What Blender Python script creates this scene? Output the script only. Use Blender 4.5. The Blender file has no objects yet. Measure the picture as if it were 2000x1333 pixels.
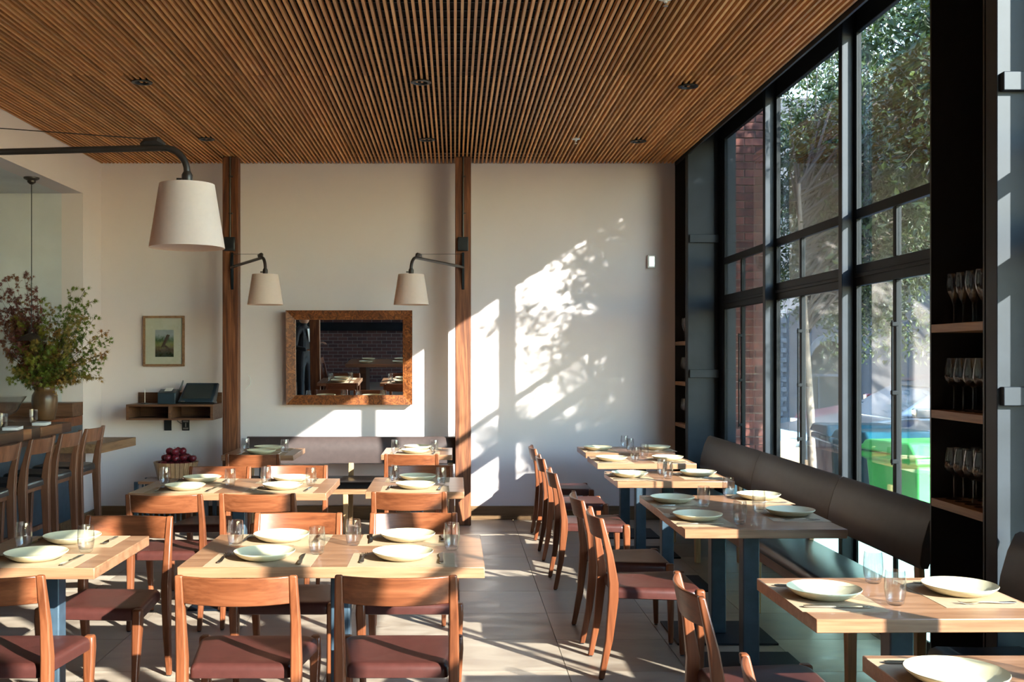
import bpy, math, random
from mathutils import Vector, Matrix, noise
random.seed(7)
S = bpy.context.scene
COL = S.collection
PI = math.pi

# ---------------------------------------------------------------- camera, world, sun, exposure
cam_data = bpy.data.cameras.new('camera')
cam = bpy.data.objects.new('camera', cam_data)
COL.objects.link(cam)
cam.location = (0, 0, 1.6)
cam.rotation_euler = (PI / 2, 0, 0)
cam_data.sensor_width = 36.0
cam_data.lens = 36.9
cam_data.shift_x = 0.056
cam_data.shift_y = 0.01525
cam_data.clip_end = 300
S.camera = cam

world = bpy.data.worlds.new('sky')
S.world = world
world.use_nodes = True
wn = world.node_tree
wn.nodes.clear()
w_out = wn.nodes.new('ShaderNodeOutputWorld')
w_bg = wn.nodes.new('ShaderNodeBackground')
w_sky = wn.nodes.new('ShaderNodeTexSky')
w_sky.sky_type = 'NISHITA'
w_sky.sun_disc = False
w_sky.dust_density = 0.0
w_sky.air_density = 1.3
w_sky.ozone_density = 2.0
w_sky.sun_elevation = math.radians(24.5)
w_sky.sun_rotation = math.radians(138.7)
w_bg.inputs['Strength'].default_value = 2.6
wn.links.new(w_sky.outputs[0], w_bg.inputs[0])
wn.links.new(w_bg.outputs[0], w_out.inputs[0])

sun_data = bpy.data.lights.new('sun', 'SUN')
sun_data.energy = 33.0
sun_data.angle = math.radians(0.53)
sun_data.color = (1.0, 0.97, 0.92)
sun = bpy.data.objects.new('sun', sun_data)
COL.objects.link(sun)
EL = math.radians(24.15)
SUN_DIR = Vector((-0.65 * math.cos(EL), 0.76 * math.cos(EL), -math.sin(EL)))
sun.rotation_euler = SUN_DIR.to_track_quat('-Z', 'Y').to_euler()
sun.location = (12, -12, 12)

vs = S.view_settings
vs.view_transform = 'Standard'
vs.look = 'None'
vs.gamma = 1.0
vs.use_curve_mapping = False
vs.exposure = 0.75

# ---------------------------------------------------------------- materials
MAT = {}

def _mat(name):
    m = bpy.data.materials.new(name)
    m.use_nodes = True
    nt = m.node_tree
    b = nt.nodes['Principled BSDF']
    MAT[name] = m
    return m, nt, b

def _coords(nt, scale, random_offset=True, kind='Object'):
    tc = nt.nodes.new('ShaderNodeTexCoord')
    mp = nt.nodes.new('ShaderNodeMapping')
    mp.inputs['Scale'].default_value = scale
    nt.links.new(tc.outputs[kind], mp.inputs['Vector'])
    if random_offset:
        oi = nt.nodes.new('ShaderNodeObjectInfo')
        mu = nt.nodes.new('ShaderNodeMath'); mu.operation = 'MULTIPLY'; mu.inputs[1].default_value = 37.0
        nt.links.new(oi.outputs['Random'], mu.inputs[0])
        nt.links.new(mu.outputs[0], mp.inputs['Location'])
    return mp

def _ramp(nt, stops):
    r = nt.nodes.new('ShaderNodeValToRGB')
    r.color_ramp.elements[0].position = stops[0][0]
    r.color_ramp.elements[0].color = (*stops[0][1], 1)
    r.color_ramp.elements[1].position = stops[-1][0]
    r.color_ramp.elements[1].color = (*stops[-1][1], 1)
    for p, c in stops[1:-1]:
        e = r.color_ramp.elements.new(p)
        e.color = (*c, 1)
    return r

def _bump(nt, b, src, strength, dist=0.002):
    bp = nt.nodes.new('ShaderNodeBump')
    bp.inputs['Strength'].default_value = strength
    bp.inputs['Distance'].default_value = dist
    nt.links.new(src, bp.inputs['Height'])
    nt.links.new(bp.outputs[0], b.inputs['Normal'])

def plain(name, col, rough=0.5, metal=0.0, spec=0.5, var=0.12, vscale=8.0, bump=0.0, coat=0.0):
    m, nt, b = _mat(name)
    mp = _coords(nt, (vscale,) * 3)
    n = nt.nodes.new('ShaderNodeTexNoise'); n.inputs['Scale'].default_value = 1.0; n.inputs['Detail'].default_value = 5
    nt.links.new(mp.outputs[0], n.inputs['Vector'])
    lo = tuple(c * (1 - var) for c in col); hi = tuple(min(1, c * (1 + var)) for c in col)
    r = _ramp(nt, [(0.3, lo), (0.7, hi)])
    nt.links.new(n.outputs['Fac'], r.inputs[0])
    nt.links.new(r.outputs[0], b.inputs['Base Color'])
    b.inputs['Roughness'].default_value = rough
    b.inputs['Metallic'].default_value = metal
    b.inputs['Specular IOR Level'].default_value = spec
    if coat: b.inputs['Coat Weight'].default_value = coat; b.inputs['Coat Roughness'].default_value = 0.1
    if bump: _bump(nt, b, n.outputs['Fac'], bump)
    return m

def wood(name, dark, mid, light, axis='X', rough=0.4, scale=1.0, tint=0.25, spec=0.4, grain=1.0):
    m, nt, b = _mat(name)
    a, c = 1.3 * scale, 22.0 * scale
    sc = {'X': (a, c, c), 'Y': (c, a, c), 'Z': (c, c, a)}[axis]
    mp = _coords(nt, sc)
    n1 = nt.nodes.new('ShaderNodeTexNoise'); n1.inputs['Scale'].default_value = 1.0
    n1.inputs['Detail'].default_value = 6; n1.inputs['Distortion'].default_value = 0.8 * grain
    nt.links.new(mp.outputs[0], n1.inputs['Vector'])
    mp2 = _coords(nt, tuple(v * 3.3 for v in sc))
    n2 = nt.nodes.new('ShaderNodeTexNoise'); n2.inputs['Scale'].default_value = 1.5; n2.inputs['Detail'].default_value = 3
    nt.links.new(mp2.outputs[0], n2.inputs['Vector'])
    mx = nt.nodes.new('ShaderNodeMath'); mx.operation = 'MULTIPLY_ADD'
    mx.inputs[1].default_value = 0.35; nt.links.new(n2.outputs['Fac'], mx.inputs[0])
    ml = nt.nodes.new('ShaderNodeMath'); ml.operation = 'MULTIPLY'; ml.inputs[1].default_value = 0.65
    nt.links.new(n1.outputs['Fac'], ml.inputs[0]); nt.links.new(ml.outputs[0], mx.inputs[2])
    r = _ramp(nt, [(0.32, dark), (0.5, mid), (0.68, light)])
    nt.links.new(mx.outputs[0], r.inputs[0])
    oi = nt.nodes.new('ShaderNodeObjectInfo')
    hs = nt.nodes.new('ShaderNodeHueSaturation')
    mr = nt.nodes.new('ShaderNodeMapRange')
    mr.inputs['To Min'].default_value = 1 - tint; mr.inputs['To Max'].default_value = 1 + tint
    nt.links.new(oi.outputs['Random'], mr.inputs['Value'])
    nt.links.new(mr.outputs[0], hs.inputs['Value'])
    nt.links.new(r.outputs[0], hs.inputs['Color'])
    nt.links.new(hs.outputs[0], b.inputs['Base Color'])
    b.inputs['Roughness'].default_value = rough
    b.inputs['Specular IOR Level'].default_value = spec
    _bump(nt, b, mx.outputs[0], 0.15, 0.001)
    return m

def thin_glass(name, tint=(0.97, 0.98, 0.98), edge=(0.75, 0.8, 0.8), ior=1.45, base=0.0):
    m, nt, b = _mat(name)
    nt.nodes.remove(b)
    out = nt.nodes['Material Output']
    tr = nt.nodes.new('ShaderNodeBsdfTransparent')
    gl = nt.nodes.new('ShaderNodeBsdfGlossy'); gl.inputs['Roughness'].default_value = 0.01
    lw = nt.nodes.new('ShaderNodeLayerWeight'); lw.inputs['Blend'].default_value = 0.35
    r = _ramp(nt, [(0.55, tint), (0.98, edge)])
    nt.links.new(lw.outputs['Facing'], r.inputs[0])
    nt.links.new(r.outputs[0], tr.inputs['Color'])
    mx = nt.nodes.new('ShaderNodeMixShader')
    # Schlick reflectance from the two-sided facing angle
    lf = nt.nodes.new('ShaderNodeLayerWeight'); lf.inputs['Blend'].default_value = 0.5
    pw = nt.nodes.new('ShaderNodeMath'); pw.operation = 'POWER'; pw.inputs[1].default_value = 5.0
    nt.links.new(lf.outputs['Facing'], pw.inputs[0])
    f0 = ((ior - 1) / (ior + 1)) ** 2 + base
    ad = nt.nodes.new('ShaderNodeMath'); ad.operation = 'MULTIPLY_ADD'; ad.use_clamp = True
    ad.inputs[1].default_value = 1 - f0; ad.inputs[2].default_value = f0
    nt.links.new(pw.outputs[0], ad.inputs[0])
    nt.links.new(ad.outputs[0], mx.inputs[0])
    nt.links.new(tr.outputs[0], mx.inputs[1]); nt.links.new(gl.outputs[0], mx.inputs[2])
    nt.links.new(mx.outputs[0], out.inputs['Surface'])
    return m

plain('white_plaster', (0.64, 0.55, 0.535), 0.75, var=0.03, vscale=1.2, bump=0.05)
plain('grey_plaster', (0.56, 0.56, 0.56), 0.7, var=0.12, vscale=1.5)
wood('ceiling_wood', (0.42, 0.17, 0.055), (0.64, 0.28, 0.09), (0.78, 0.40, 0.15), 'Y', 0.5, tint=0.25)
plain('black_board', (0.006, 0.006, 0.007), 0.9)
plain('black_steel', (0.004, 0.007, 0.012), 0.5, var=0.25, vscale=5, spec=0.25, bump=0.05)
plain('column_steel', (0.018, 0.022, 0.029), 0.5, var=0.2, vscale=5, spec=0.25, bump=0.05)
plain('blue_steel', (0.035, 0.055, 0.075), 0.35, var=0.25, vscale=14, bump=0.1)
plain('frame_paint', (0.006, 0.007, 0.008), 0.5, var=0.15, spec=0.12)
plain('black_cabinet', (0.010, 0.010, 0.011), 0.5)
wood('walnut', (0.09, 0.024, 0.009), (0.155, 0.044, 0.016), (0.22, 0.070, 0.028), 'Z', 0.33, tint=0.15)
wood('walnut_back', (0.09, 0.024, 0.009), (0.155, 0.044, 0.016), (0.22, 0.070, 0.028), 'X', 0.33, tint=0.12)
wood('stool_wood', (0.08, 0.029, 0.014), (0.145, 0.055, 0.027), (0.21, 0.088, 0.045), 'Z', 0.4, tint=0.15)
wood('oak_x', (0.16, 0.068, 0.032), (0.26, 0.122, 0.062), (0.34, 0.175, 0.095), 'X', 0.28, tint=0.06, spec=0.6)
wood('oak_y', (0.16, 0.068, 0.032), (0.26, 0.122, 0.062), (0.34, 0.175, 0.095), 'Y', 0.28, tint=0.06, spec=0.6)
wood('oak_z', (0.30, 0.16, 0.075), (0.42, 0.25, 0.12), (0.50, 0.31, 0.16), 'Z', 0.4, tint=0.1)
wood('post_wood', (0.05, 0.014, 0.006), (0.13, 0.040, 0.015), (0.27, 0.098, 0.037), 'Z', 0.55, scale=0.7, tint=0.05, grain=2.0)
wood('shelf_wood', (0.16, 0.075, 0.035), (0.25, 0.13, 0.065), (0.32, 0.18, 0.09), 'Y', 0.5, tint=0.15)
wood('baseboard_wood', (0.09, 0.045, 0.02), (0.15, 0.08, 0.035), (0.2, 0.11, 0.055), 'X', 0.5, tint=0.05)
wood('dark_walnut', (0.06, 0.026, 0.014), (0.12, 0.052, 0.027), (0.18, 0.085, 0.045), 'X', 0.45, tint=0.1)
plain('brown_leather', (0.058, 0.0165, 0.013), 0.36, var=0.12, vscale=30, bump=0.12, spec=0.35)
plain('bench_leather', (0.032, 0.024, 0.021), 0.5, var=0.12, vscale=20, bump=0.1)
plain('mauve_leather', (0.052, 0.033, 0.030), 0.5, var=0.1, vscale=20, bump=0.1)
plain('black_leather', (0.012, 0.013, 0.015), 0.32, var=0.2, vscale=20, bump=0.1)
plain('stoneware', (0.64, 0.565, 0.37), 0.3, var=0.04, vscale=14, spec=0.5)
plain('kraft_paper', (0.34, 0.225, 0.13), 0.8, var=0.05, vscale=40)
plain('print_ink', (0.30, 0.21, 0.13), 0.8)
plain('napkin_cloth', (0.72, 0.72, 0.72), 0.85, var=0.04)
plain('napkin_stripe', (0.03, 0.035, 0.05), 0.85)
plain('cutlery_steel', (0.55, 0.55, 0.55), 0.16, metal=1.0, var=0.05)
plain('aluminium', (0.6, 0.6, 0.6), 0.3, metal=1.0)
plain('bronze', (0.035, 0.026, 0.022), 0.4, metal=0.3, var=0.2)
plain('white_plastic', (0.75, 0.73, 0.7), 0.45)
plain('black_plastic', (0.012, 0.014, 0.017), 0.35)
plain('navy_plastic', (0.018, 0.032, 0.045), 0.35)
plain('screen_glass', (0.03, 0.036, 0.037), 0.12)
plain('mat_board', (0.50, 0.48, 0.38), 0.9, var=0.03)
plain('mortar', (0.20, 0.17, 0.155), 0.95, var=0.2, vscale=30)
plain('grout', (0.20, 0.18, 0.155), 0.9)
plain('concrete', (0.32, 0.33, 0.32), 0.9, var=0.1)
plain('asphalt', (0.10, 0.10, 0.10), 0.9, var=0.15)
plain('grey_render', (0.07, 0.07, 0.085), 0.9, var=0.1)
plain('pale_trim', (0.11, 0.115, 0.135), 0.8)
plain('dark_door', (0.03, 0.035, 0.035), 0.5)
plain('teal_plastic', (0.004, 0.055, 0.08), 0.3, spec=0.6)
plain('green_plastic', (0.05, 0.34, 0.07), 0.35, spec=0.6)
plain('blue_paint', (0.01, 0.10, 0.55), 0.15, coat=1.0)
plain('red_paint', (0.16, 0.015, 0.02), 0.15, coat=1.0)
plain('charcoal_paint', (0.03, 0.035, 0.035), 0.15, coat=1.0)
plain('tyre_rubber', (0.015, 0.015, 0.015), 0.8)
plain('car_glass', (0.05, 0.07, 0.09), 0.05, spec=0.8)
plain('yellow_lens', (0.8, 0.5, 0.1), 0.3)
plain('apple_skin', (0.16, 0.010, 0.018), 0.28, var=0.5, vscale=20)
plain('stem_brown', (0.06, 0.035, 0.02), 0.8)
plain('shade_linen', (0.86, 0.71, 0.61), 0.9, var=0.03, vscale=60, bump=0.1)
plain('skin', (0.45, 0.24, 0.17), 0.5)
plain('dark_suit', (0.012, 0.013, 0.02), 0.8)
plain('white_shirt', (0.6, 0.62, 0.66), 0.8)
plain('black_hair', (0.01, 0.008, 0.007), 0.5)
m = MAT['shade_linen']
b = m.node_tree.nodes['Principled BSDF']
# thin fabric lets a little light through
tl = m.node_tree.nodes.new('ShaderNodeBsdfTranslucent'); tl.inputs['Color'].default_value = (0.8, 0.6, 0.45, 1)
mxs = m.node_tree.nodes.new('ShaderNodeMixShader'); mxs.inputs[0].default_value = 0.45
m.node_tree.links.new(b.outputs[0], mxs.inputs[1]); m.node_tree.links.new(tl.outputs[0], mxs.inputs[2])
m.node_tree.links.new(mxs.outputs[0], m.node_tree.nodes['Material Output'].inputs['Surface'])
thin_glass('window_glass', (0.72, 0.75, 0.74), (0.68, 0.72, 0.72), 1.6, 0.05)
thin_glass('picture_glass', (0.98, 0.98, 0.98), (0.9, 0.9, 0.9), 1.5, 0.0)
thin_glass('drinking_glass', (0.96, 0.965, 0.97), (0.42, 0.44, 0.46), 1.45, 0.02)
_nt = MAT['drinking_glass'].node_tree
_o = _nt.nodes['Material Output']; _prev = _o.inputs['Surface'].links[0].from_socket
_g = _nt.nodes.new('ShaderNodeBsdfGlass'); _g.inputs['IOR'].default_value = 1.42; _g.inputs['Roughness'].default_value = 0.0
_m = _nt.nodes.new('ShaderNodeMixShader'); _m.inputs[0].default_value = 0.08
_nt.links.new(_prev, _m.inputs[1]); _nt.links.new(_g.outputs[0], _m.inputs[2]); _nt.links.new(_m.outputs[0], _o.inputs['Surface'])

m, nt, b = _mat('frosted_glass')
b.inputs['Base Color'].default_value = (0.34, 0.38, 0.375, 1); b.inputs['Roughness'].default_value = 0.3
_t = nt.nodes.new('ShaderNodeBsdfTranslucent'); _t.inputs['Color'].default_value = (0.42, 0.54, 0.52, 1)
_x = nt.nodes.new('ShaderNodeMixShader'); _x.inputs[0].default_value = 0.7
nt.links.new(b.outputs[0], _x.inputs[1]); nt.links.new(_t.outputs[0], _x.inputs[2]); nt.links.new(_x.outputs[0], nt.nodes['Material Output'].inputs['Surface'])

def leafmat(name, cols, trans=0.4):
    m, nt, b = _mat(name)
    tc = nt.nodes.new('ShaderNodeTexCoord')
    n = nt.nodes.new('ShaderNodeTexNoise'); n.inputs['Scale'].default_value = 6.0
    nt.links.new(tc.outputs['Object'], n.inputs['Vector'])
    st = [(0.3 + 0.4 * i / (len(cols) - 1), c) for i, c in enumerate(cols)]
    r = _ramp(nt, st)
    nt.links.new(n.outputs['Fac'], r.inputs[0]); nt.links.new(r.outputs[0], b.inputs['Base Color'])
    b.inputs['Roughness'].default_value = 0.45
    t = nt.nodes.new('ShaderNodeBsdfTranslucent'); nt.links.new(r.outputs[0], t.inputs['Color'])
    mx = nt.nodes.new('ShaderNodeMixShader'); mx.inputs[0].default_value = trans
    nt.links.new(b.outputs[0], mx.inputs[1]); nt.links.new(t.outputs[0], mx.inputs[2])
    nt.links.new(mx.outputs[0], nt.nodes['Material Output'].inputs['Surface'])
leafmat('street_leaf', [(0.012, 0.022, 0.006), (0.03, 0.05, 0.012), (0.08, 0.11, 0.022)], 0.25)
leafmat('maple_green', [(0.06, 0.11, 0.010), (0.13, 0.17, 0.014), (0.26, 0.22, 0.02)], 0.35)
leafmat('maple_yellow', [(0.15, 0.14, 0.02), (0.26, 0.17, 0.03), (0.28, 0.10, 0.02)], 0.3)
leafmat('maple_red', [(0.09, 0.02, 0.018), (0.16, 0.035, 0.025), (0.18, 0.08, 0.025)], 0.3)
plain('dark_bark', (0.05, 0.038, 0.03), 0.9, var=0.4, vscale=14)
plain('bark', (0.25, 0.19, 0.15), 0.9, var=0.4, vscale=14, bump=0.4)

# floor tile: travertine-like stone
m, nt, b = _mat('stone_tile')
mp = _coords(nt, (3, 6, 3))
n1 = nt.nodes.new('ShaderNodeTexNoise'); n1.inputs['Scale'].default_value = 1.2; n1.inputs['Detail'].default_value = 9; n1.inputs['Distortion'].default_value = 0.6
nt.links.new(mp.outputs[0], n1.inputs['Vector'])
r = _ramp(nt, [(0.25, (0.19, 0.135, 0.10)), (0.5, (0.31, 0.24, 0.185)), (0.75, (0.40, 0.325, 0.26))])
nt.links.new(n1.outputs['Fac'], r.inputs[0])
oi = nt.nodes.new('ShaderNodeObjectInfo'); hs = nt.nodes.new('ShaderNodeHueSaturation'); mr = nt.nodes.new('ShaderNodeMapRange')
mr.inputs['To Min'].default_value = 0.86; mr.inputs['To Max'].default_value = 1.12
nt.links.new(oi.outputs['Random'], mr.inputs['Value']); nt.links.new(mr.outputs[0], hs.inputs['Value'])
nt.links.new(r.outputs[0], hs.inputs['Color']); nt.links.new(hs.outputs[0], b.inputs['Base Color'])
rr = _ramp(nt, [(0.3, (0.28,) * 3), (0.7, (0.5,) * 3)])
nt.links.new(n1.outputs['Fac'], rr.inputs[0]); nt.links.new(rr.outputs[0], b.inputs['Roughness'])
_bump(nt, b, n1.outputs['Fac'], 0.15, 0.003)

# brick, one tone per brick
m, nt, b = _mat('brick_clay')
mp = _coords(nt, (12, 12, 12))
n1 = nt.nodes.new('ShaderNodeTexNoise'); n1.inputs['Scale'].default_value = 1.5; n1.inputs['Detail'].default_value = 8
nt.links.new(mp.outputs[0], n1.inputs['Vector'])
r = _ramp(nt, [(0.25, (0.05, 0.018, 0.015)), (0.55, (0.14, 0.042, 0.03)), (0.8, (0.20, 0.08, 0.055))])
nt.links.new(n1.outputs['Fac'], r.inputs[0])
oi = nt.nodes.new('ShaderNodeObjectInfo'); hs = nt.nodes.new('ShaderNodeHueSaturation'); mr = nt.nodes.new('ShaderNodeMapRange')
mr.inputs['To Min'].default_value = 0.6; mr.inputs['To Max'].default_value = 1.3
nt.links.new(oi.outputs['Random'], mr.inputs['Value']); nt.links.new(mr.outputs[0], hs.inputs['Value'])
nt.links.new(r.outputs[0], hs.inputs['Color']); nt.links.new(hs.outputs[0], b.inputs['Base Color'])
b.inputs['Roughness'].default_value = 0.9
_bump(nt, b, n1.outputs['Fac'], 0.5, 0.004)

# brick pattern for the wall behind the camera, whose bricks are only a few pixels high in the mirror
m, nt, b = _mat('brick_wall')
tc = nt.nodes.new('ShaderNodeTexCoord'); mp = nt.nodes.new('ShaderNodeMapping')
mp.inputs['Rotation'].default_value = (PI / 2, 0, 0)
nt.links.new(tc.outputs['Object'], mp.inputs[0])
bk = nt.nodes.new('ShaderNodeTexBrick')
bk.inputs['Scale'].default_value = 1.0
bk.inputs['Brick Width'].default_value = 0.21; bk.inputs['Row Height'].default_value = 0.0756
bk.inputs['Mortar Size'].default_value = 0.006
bk.inputs['Color1'].default_value = (0.17, 0.07, 0.06, 1); bk.inputs['Color2'].default_value = (0.09, 0.045, 0.045, 1)
bk.inputs['Mortar'].default_value = (0.27, 0.23, 0.21, 1)
nt.links.new(mp.outputs[0], bk.inputs[0]); nt.links.new(bk.outputs[0], b.inputs['Base Color'])
b.inputs['Roughness'].default_value = 0.9
_bump(nt, b, bk.outputs['Fac'], -0.5, 0.005)

# burl veneer of the mirror frame
m, nt, b = _mat('burl')
mp = _coords(nt, (14, 14, 14))
n1 = nt.nodes.new('ShaderNodeTexNoise'); n1.inputs['Scale'].default_value = 1.2; n1.inputs['Detail'].default_value = 9; n1.inputs['Distortion'].default_value = 3.0
nt.links.new(mp.outputs[0], n1.inputs['Vector'])
r = _ramp(nt, [(0.3, (0.04, 0.011, 0.004)), (0.5, (0.15, 0.043, 0.012)), (0.7, (0.30, 0.105, 0.028))])
nt.links.new(n1.outputs['Fac'], r.inputs[0]); nt.links.new(r.outputs[0], b.inputs['Base Color'])
b.inputs['Roughness'].default_value = 0.35

m, nt, b = _mat('mirror_silver')
b.inputs['Base Color'].default_value = (0.78, 0.8, 0.8, 1); b.inputs['Metallic'].default_value = 1.0; b.inputs['Roughness'].default_value = 0.0

wood('timber_light', (0.16, 0.06, 0.022), (0.26, 0.10, 0.04), (0.34, 0.15, 0.06), 'Y', 0.5, tint=0.3)
wood('timber_dark', (0.03, 0.011, 0.006), (0.06, 0.022, 0.011), (0.10, 0.04, 0.02), 'Y', 0.45, tint=0.3)
# printed landscape of the framed picture (flat print)
m, nt, b = _mat('landscape_print')
tc = nt.nodes.new('ShaderNodeTexCoord'); sp = nt.nodes.new('ShaderNodeSeparateXYZ')
nt.links.new(tc.outputs['Generated'], sp.inputs[0])
n1 = nt.nodes.new('ShaderNodeTexNoise'); n1.inputs['Scale'].default_value = 9.0; n1.inputs['Detail'].default_value = 6
nt.links.new(tc.outputs['Generated'], n1.inputs['Vector'])
ma = nt.nodes.new('ShaderNodeMath'); ma.operation = 'MULTIPLY_ADD'; ma.inputs[1].default_value = 0.35
nt.links.new(n1.outputs['Fac'], ma.inputs[0]); nt.links.new(sp.outputs['Z'], ma.inputs[2])
r = _ramp(nt, [(0.25, (0.02, 0.03, 0.018)), (0.45, (0.10, 0.07, 0.055)), (0.62, (0.20, 0.20, 0.08)), (0.8, (0.06, 0.11, 0.05)), (0.98, (0.30, 0.33, 0.34))])
nt.links.new(ma.outputs[0], r.inputs[0]); nt.links.new(r.outputs[0], b.inputs['Base Color'])
b.inputs['Roughness'].default_value = 0.15

# ---------------------------------------------------------------- mesh helpers
class MB:
    def __init__(self):
        self.v = []; self.f = []
    def box(self, x0, x1, y0, y1, z0, z1):
        n = len(self.v)
        self.v += [(x0, y0, z0), (x1, y0, z0), (x1, y1, z0), (x0, y1, z0), (x0, y0, z1), (x1, y0, z1), (x1, y1, z1), (x0, y1, z1)]
        self.f += [tuple(n + i for i in q) for q in ((0, 3, 2, 1), (4, 5, 6, 7), (0, 1, 5, 4), (1, 2, 6, 5), (2, 3, 7, 6), (3, 0, 4, 7))]
        return self
    def loft(self, rings, caps=True, closed=False):
        n0 = len(self.v); k = len(rings[0])
        for r in rings: self.v += [tuple(p) for p in r]
        m = len(rings)
        for i in range(m if closed else m - 1):
            a = n0 + i * k; c = n0 + ((i + 1) % m) * k
            for j in range(k):
                j2 = (j + 1) % k
                self.f.append((a + j, a + j2, c + j2, c + j))
        if caps and not closed:
            self.f.append(tuple(n0 + j for j in reversed(range(k))))
            self.f.append(tuple(n0 + (m - 1) * k + j for j in range(k)))
        return self
    def lathe(self, prof, n=24, c=(0, 0, 0), caps=False):
        rings = [[(c[0] + r * math.cos(2 * PI * j / n), c[1] + r * math.sin(2 * PI * j / n), c[2] + z) for j in range(n)] for r, z in prof]
        return self.loft(rings, caps)
    def tube(self, path, rad, n=8):
        rings = []
        P = [Vector(p) for p in path]
        up = Vector((0, 0, 1))
        prev = None
        for i, p in enumerate(P):
            t = (P[min(i + 1, len(P) - 1)] - P[max(i - 1, 0)]).normalized()
            if prev is None:
                a = up if abs(t.z) < 0.9 else Vector((1, 0, 0))
                u = t.cross(a).normalized()
            else:
                u = (prev - t * prev.dot(t)).normalized()
            prev = u
            w = t.cross(u)
            r = rad[i] if isinstance(rad, (list, tuple)) else rad
            rings.append([p + u * (r * math.cos(2 * PI * j / n)) + w * (r * math.sin(2 * PI * j / n)) for j in range(n)])
        return self.loft(rings)
    def bar(self, path, sizes):
        """rectangular section bar; path of (x,y,z), sizes (wx, wy) measured horizontally"""
        rings = []
        for (x, y, z), (a, b2) in zip(path, sizes):
            rings.append([(x - a / 2, y - b2 / 2, z), (x + a / 2, y - b2 / 2, z), (x + a / 2, y + b2 / 2, z), (x - a / 2, y + b2 / 2, z)])
        return self.loft(rings)
    def prism(self, poly, z0, z1):
        return self.loft([[(x, y, z0) for x, y in poly], [(x, y, z1) for x, y in poly]])
    def prism_y(self, poly, y0, y1):
        """poly in x,z"""
        return self.loft([[(x, y1, z) for x, z in poly], [(x, y0, z) for x, z in poly]])
    def sphere(self, c, r, n=12, m=8, sz=1.0):
        prof = []
        for i in range(m + 1):
            a = -PI / 2 + PI * i / m
            prof.append((max(1e-4, r * math.cos(a)), r * sz * math.sin(a)))
        return self.lathe(prof, n, c)
    def mesh(self, name, mat, smooth=30):
        me = bpy.data.meshes.new(name)
        me.from_pydata(self.v, [], self.f)
        me.validate(); me.update()
        if mat: me.materials.append(MAT[mat])
        if smooth:
            me.shade_smooth(); me.set_sharp_from_angle(angle=math.radians(smooth))
        return me
    def build(self, name, mat, parent=None, bevel=0, seg=2, smooth=30, subsurf=0, label=None, kind=None, loc=None):
        o = bpy.data.objects.new(name, self.mesh(name, mat, smooth))
        COL.objects.link(o)
        if parent: o.parent = parent
        if loc: o.location = loc
        if bevel:
            bv = o.modifiers.new('bevel', 'BEVEL'); bv.width = bevel; bv.segments = seg; bv.limit_method = 'ANGLE'; bv.angle_limit = math.radians(40)
        if subsurf:
            ss = o.modifiers.new('sub', 'SUBSURF'); ss.levels = subsurf; ss.render_levels = subsurf
        if label: o['label'] = label
        if kind: o['kind'] = kind
        return o

def B(x0, x1, y0, y1, z0, z1): return MB().box(x0, x1, y0, y1, z0, z1)

def tag(o, label=None, cat=None, group=None, kind=None):
    if label: o['label'] = label
    if cat: o['category'] = cat
    if group: o['group'] = group
    if kind: o['kind'] = kind
    return o

def empty(name, loc=(0, 0, 0), rz=0):
    o = bpy.data.objects.new(name, None); COL.objects.link(o)
    o.location = loc; o.rotation_euler = (0, 0, rz); o.empty_display_size = 0.1
    return o

def children(o):
    return [c for c in ALLKIDS(o)]

def ALLKIDS(o):
    return [c for c in bpy.data.objects if c.parent is o]

def snapshot(o):
    return (o, [(c, [g for g in ALLKIDS(c)]) for c in ALLKIDS(o)])

def dup(snap, loc, rz=0, label=None, group=None):
    o, kids = snap
    r = o.copy(); COL.objects.link(r); r.location = loc; r.rotation_euler = (0, 0, rz)
    if label: r['label'] = label
    if group: r['group'] = group
    for c, gs in kids:
        c2 = c.copy(); COL.objects.link(c2); c2.parent = r
        for g in gs:
            g2 = g.copy(); COL.objects.link(g2); g2.parent = c2
    return r

class Proto:
    """first placement uses the original, later ones are copies"""
    def __init__(self, root): self.snap = snapshot(root); self.used = False
    def place(self, loc, rz=0, label=None, group=None):
        if not self.used:
            self.used = True
            o = self.snap[0]; o.location = loc; o.rotation_euler = (0, 0, rz)
            if label: o['label'] = label
            if group: o['group'] = group
            return o
        return dup(self.snap, loc, rz, label, group)

# ---------------------------------------------------------------- setting
XL, XC, XW, YB, YF, ZC = -3.47, 2.16, 2.45, 10.3, -2.2, 3.494
ZR = 3.95

# floor slab with single stone tiles
fl = B(-5.6, XW + 0.05, YF, YB + 0.0, -0.12, -0.006).build('floor', 'grout', smooth=0)
tag(fl, kind='structure', label='floor of large square beige stone tiles with thin joints')
T = 0.61; J = 0.004
tile_me = B(J / 2, T - J / 2, J / 2, T - J / 2, -0.006, 0).mesh('tile', 'stone_tile', 0)
xs = [0.573 + T * k for k in range(-11, 4)]
ys = [5.325 + T * k for k in range(-13, 9)]
cutcache = {}
for x in xs:
    for y in ys:
        x0, x1 = max(x, -5.6), min(x + T, XW)
        y0, y1 = max(y, YF), min(y + T, YB)
        if x1 - x0 < 0.03 or y1 - y0 < 0.03: continue
        full = (abs(x1 - x0 - T) < 1e-4 and abs(y1 - y0 - T) < 1e-4)
        if x < XL - T and y < 7: continue
        if full:
            o = bpy.data.objects.new('tile', tile_me); COL.objects.link(o); o.location = (x, y, 0)
        else:
            key = (round(x0 - x, 3), round(x1 - x, 3), round(y0 - y, 3), round(y1 - y, 3))
            if key not in cutcache:
                cutcache[key] = B(key[0] + J / 2, key[1] - J / 2, key[2] + J / 2, key[3] - J / 2, -0.006, 0).mesh('tile', 'stone_tile', 0)
            o = bpy.data.objects.new('tile', cutcache[key]); COL.objects.link(o); o.location = (x, y, 0)
        o.parent = fl

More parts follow.
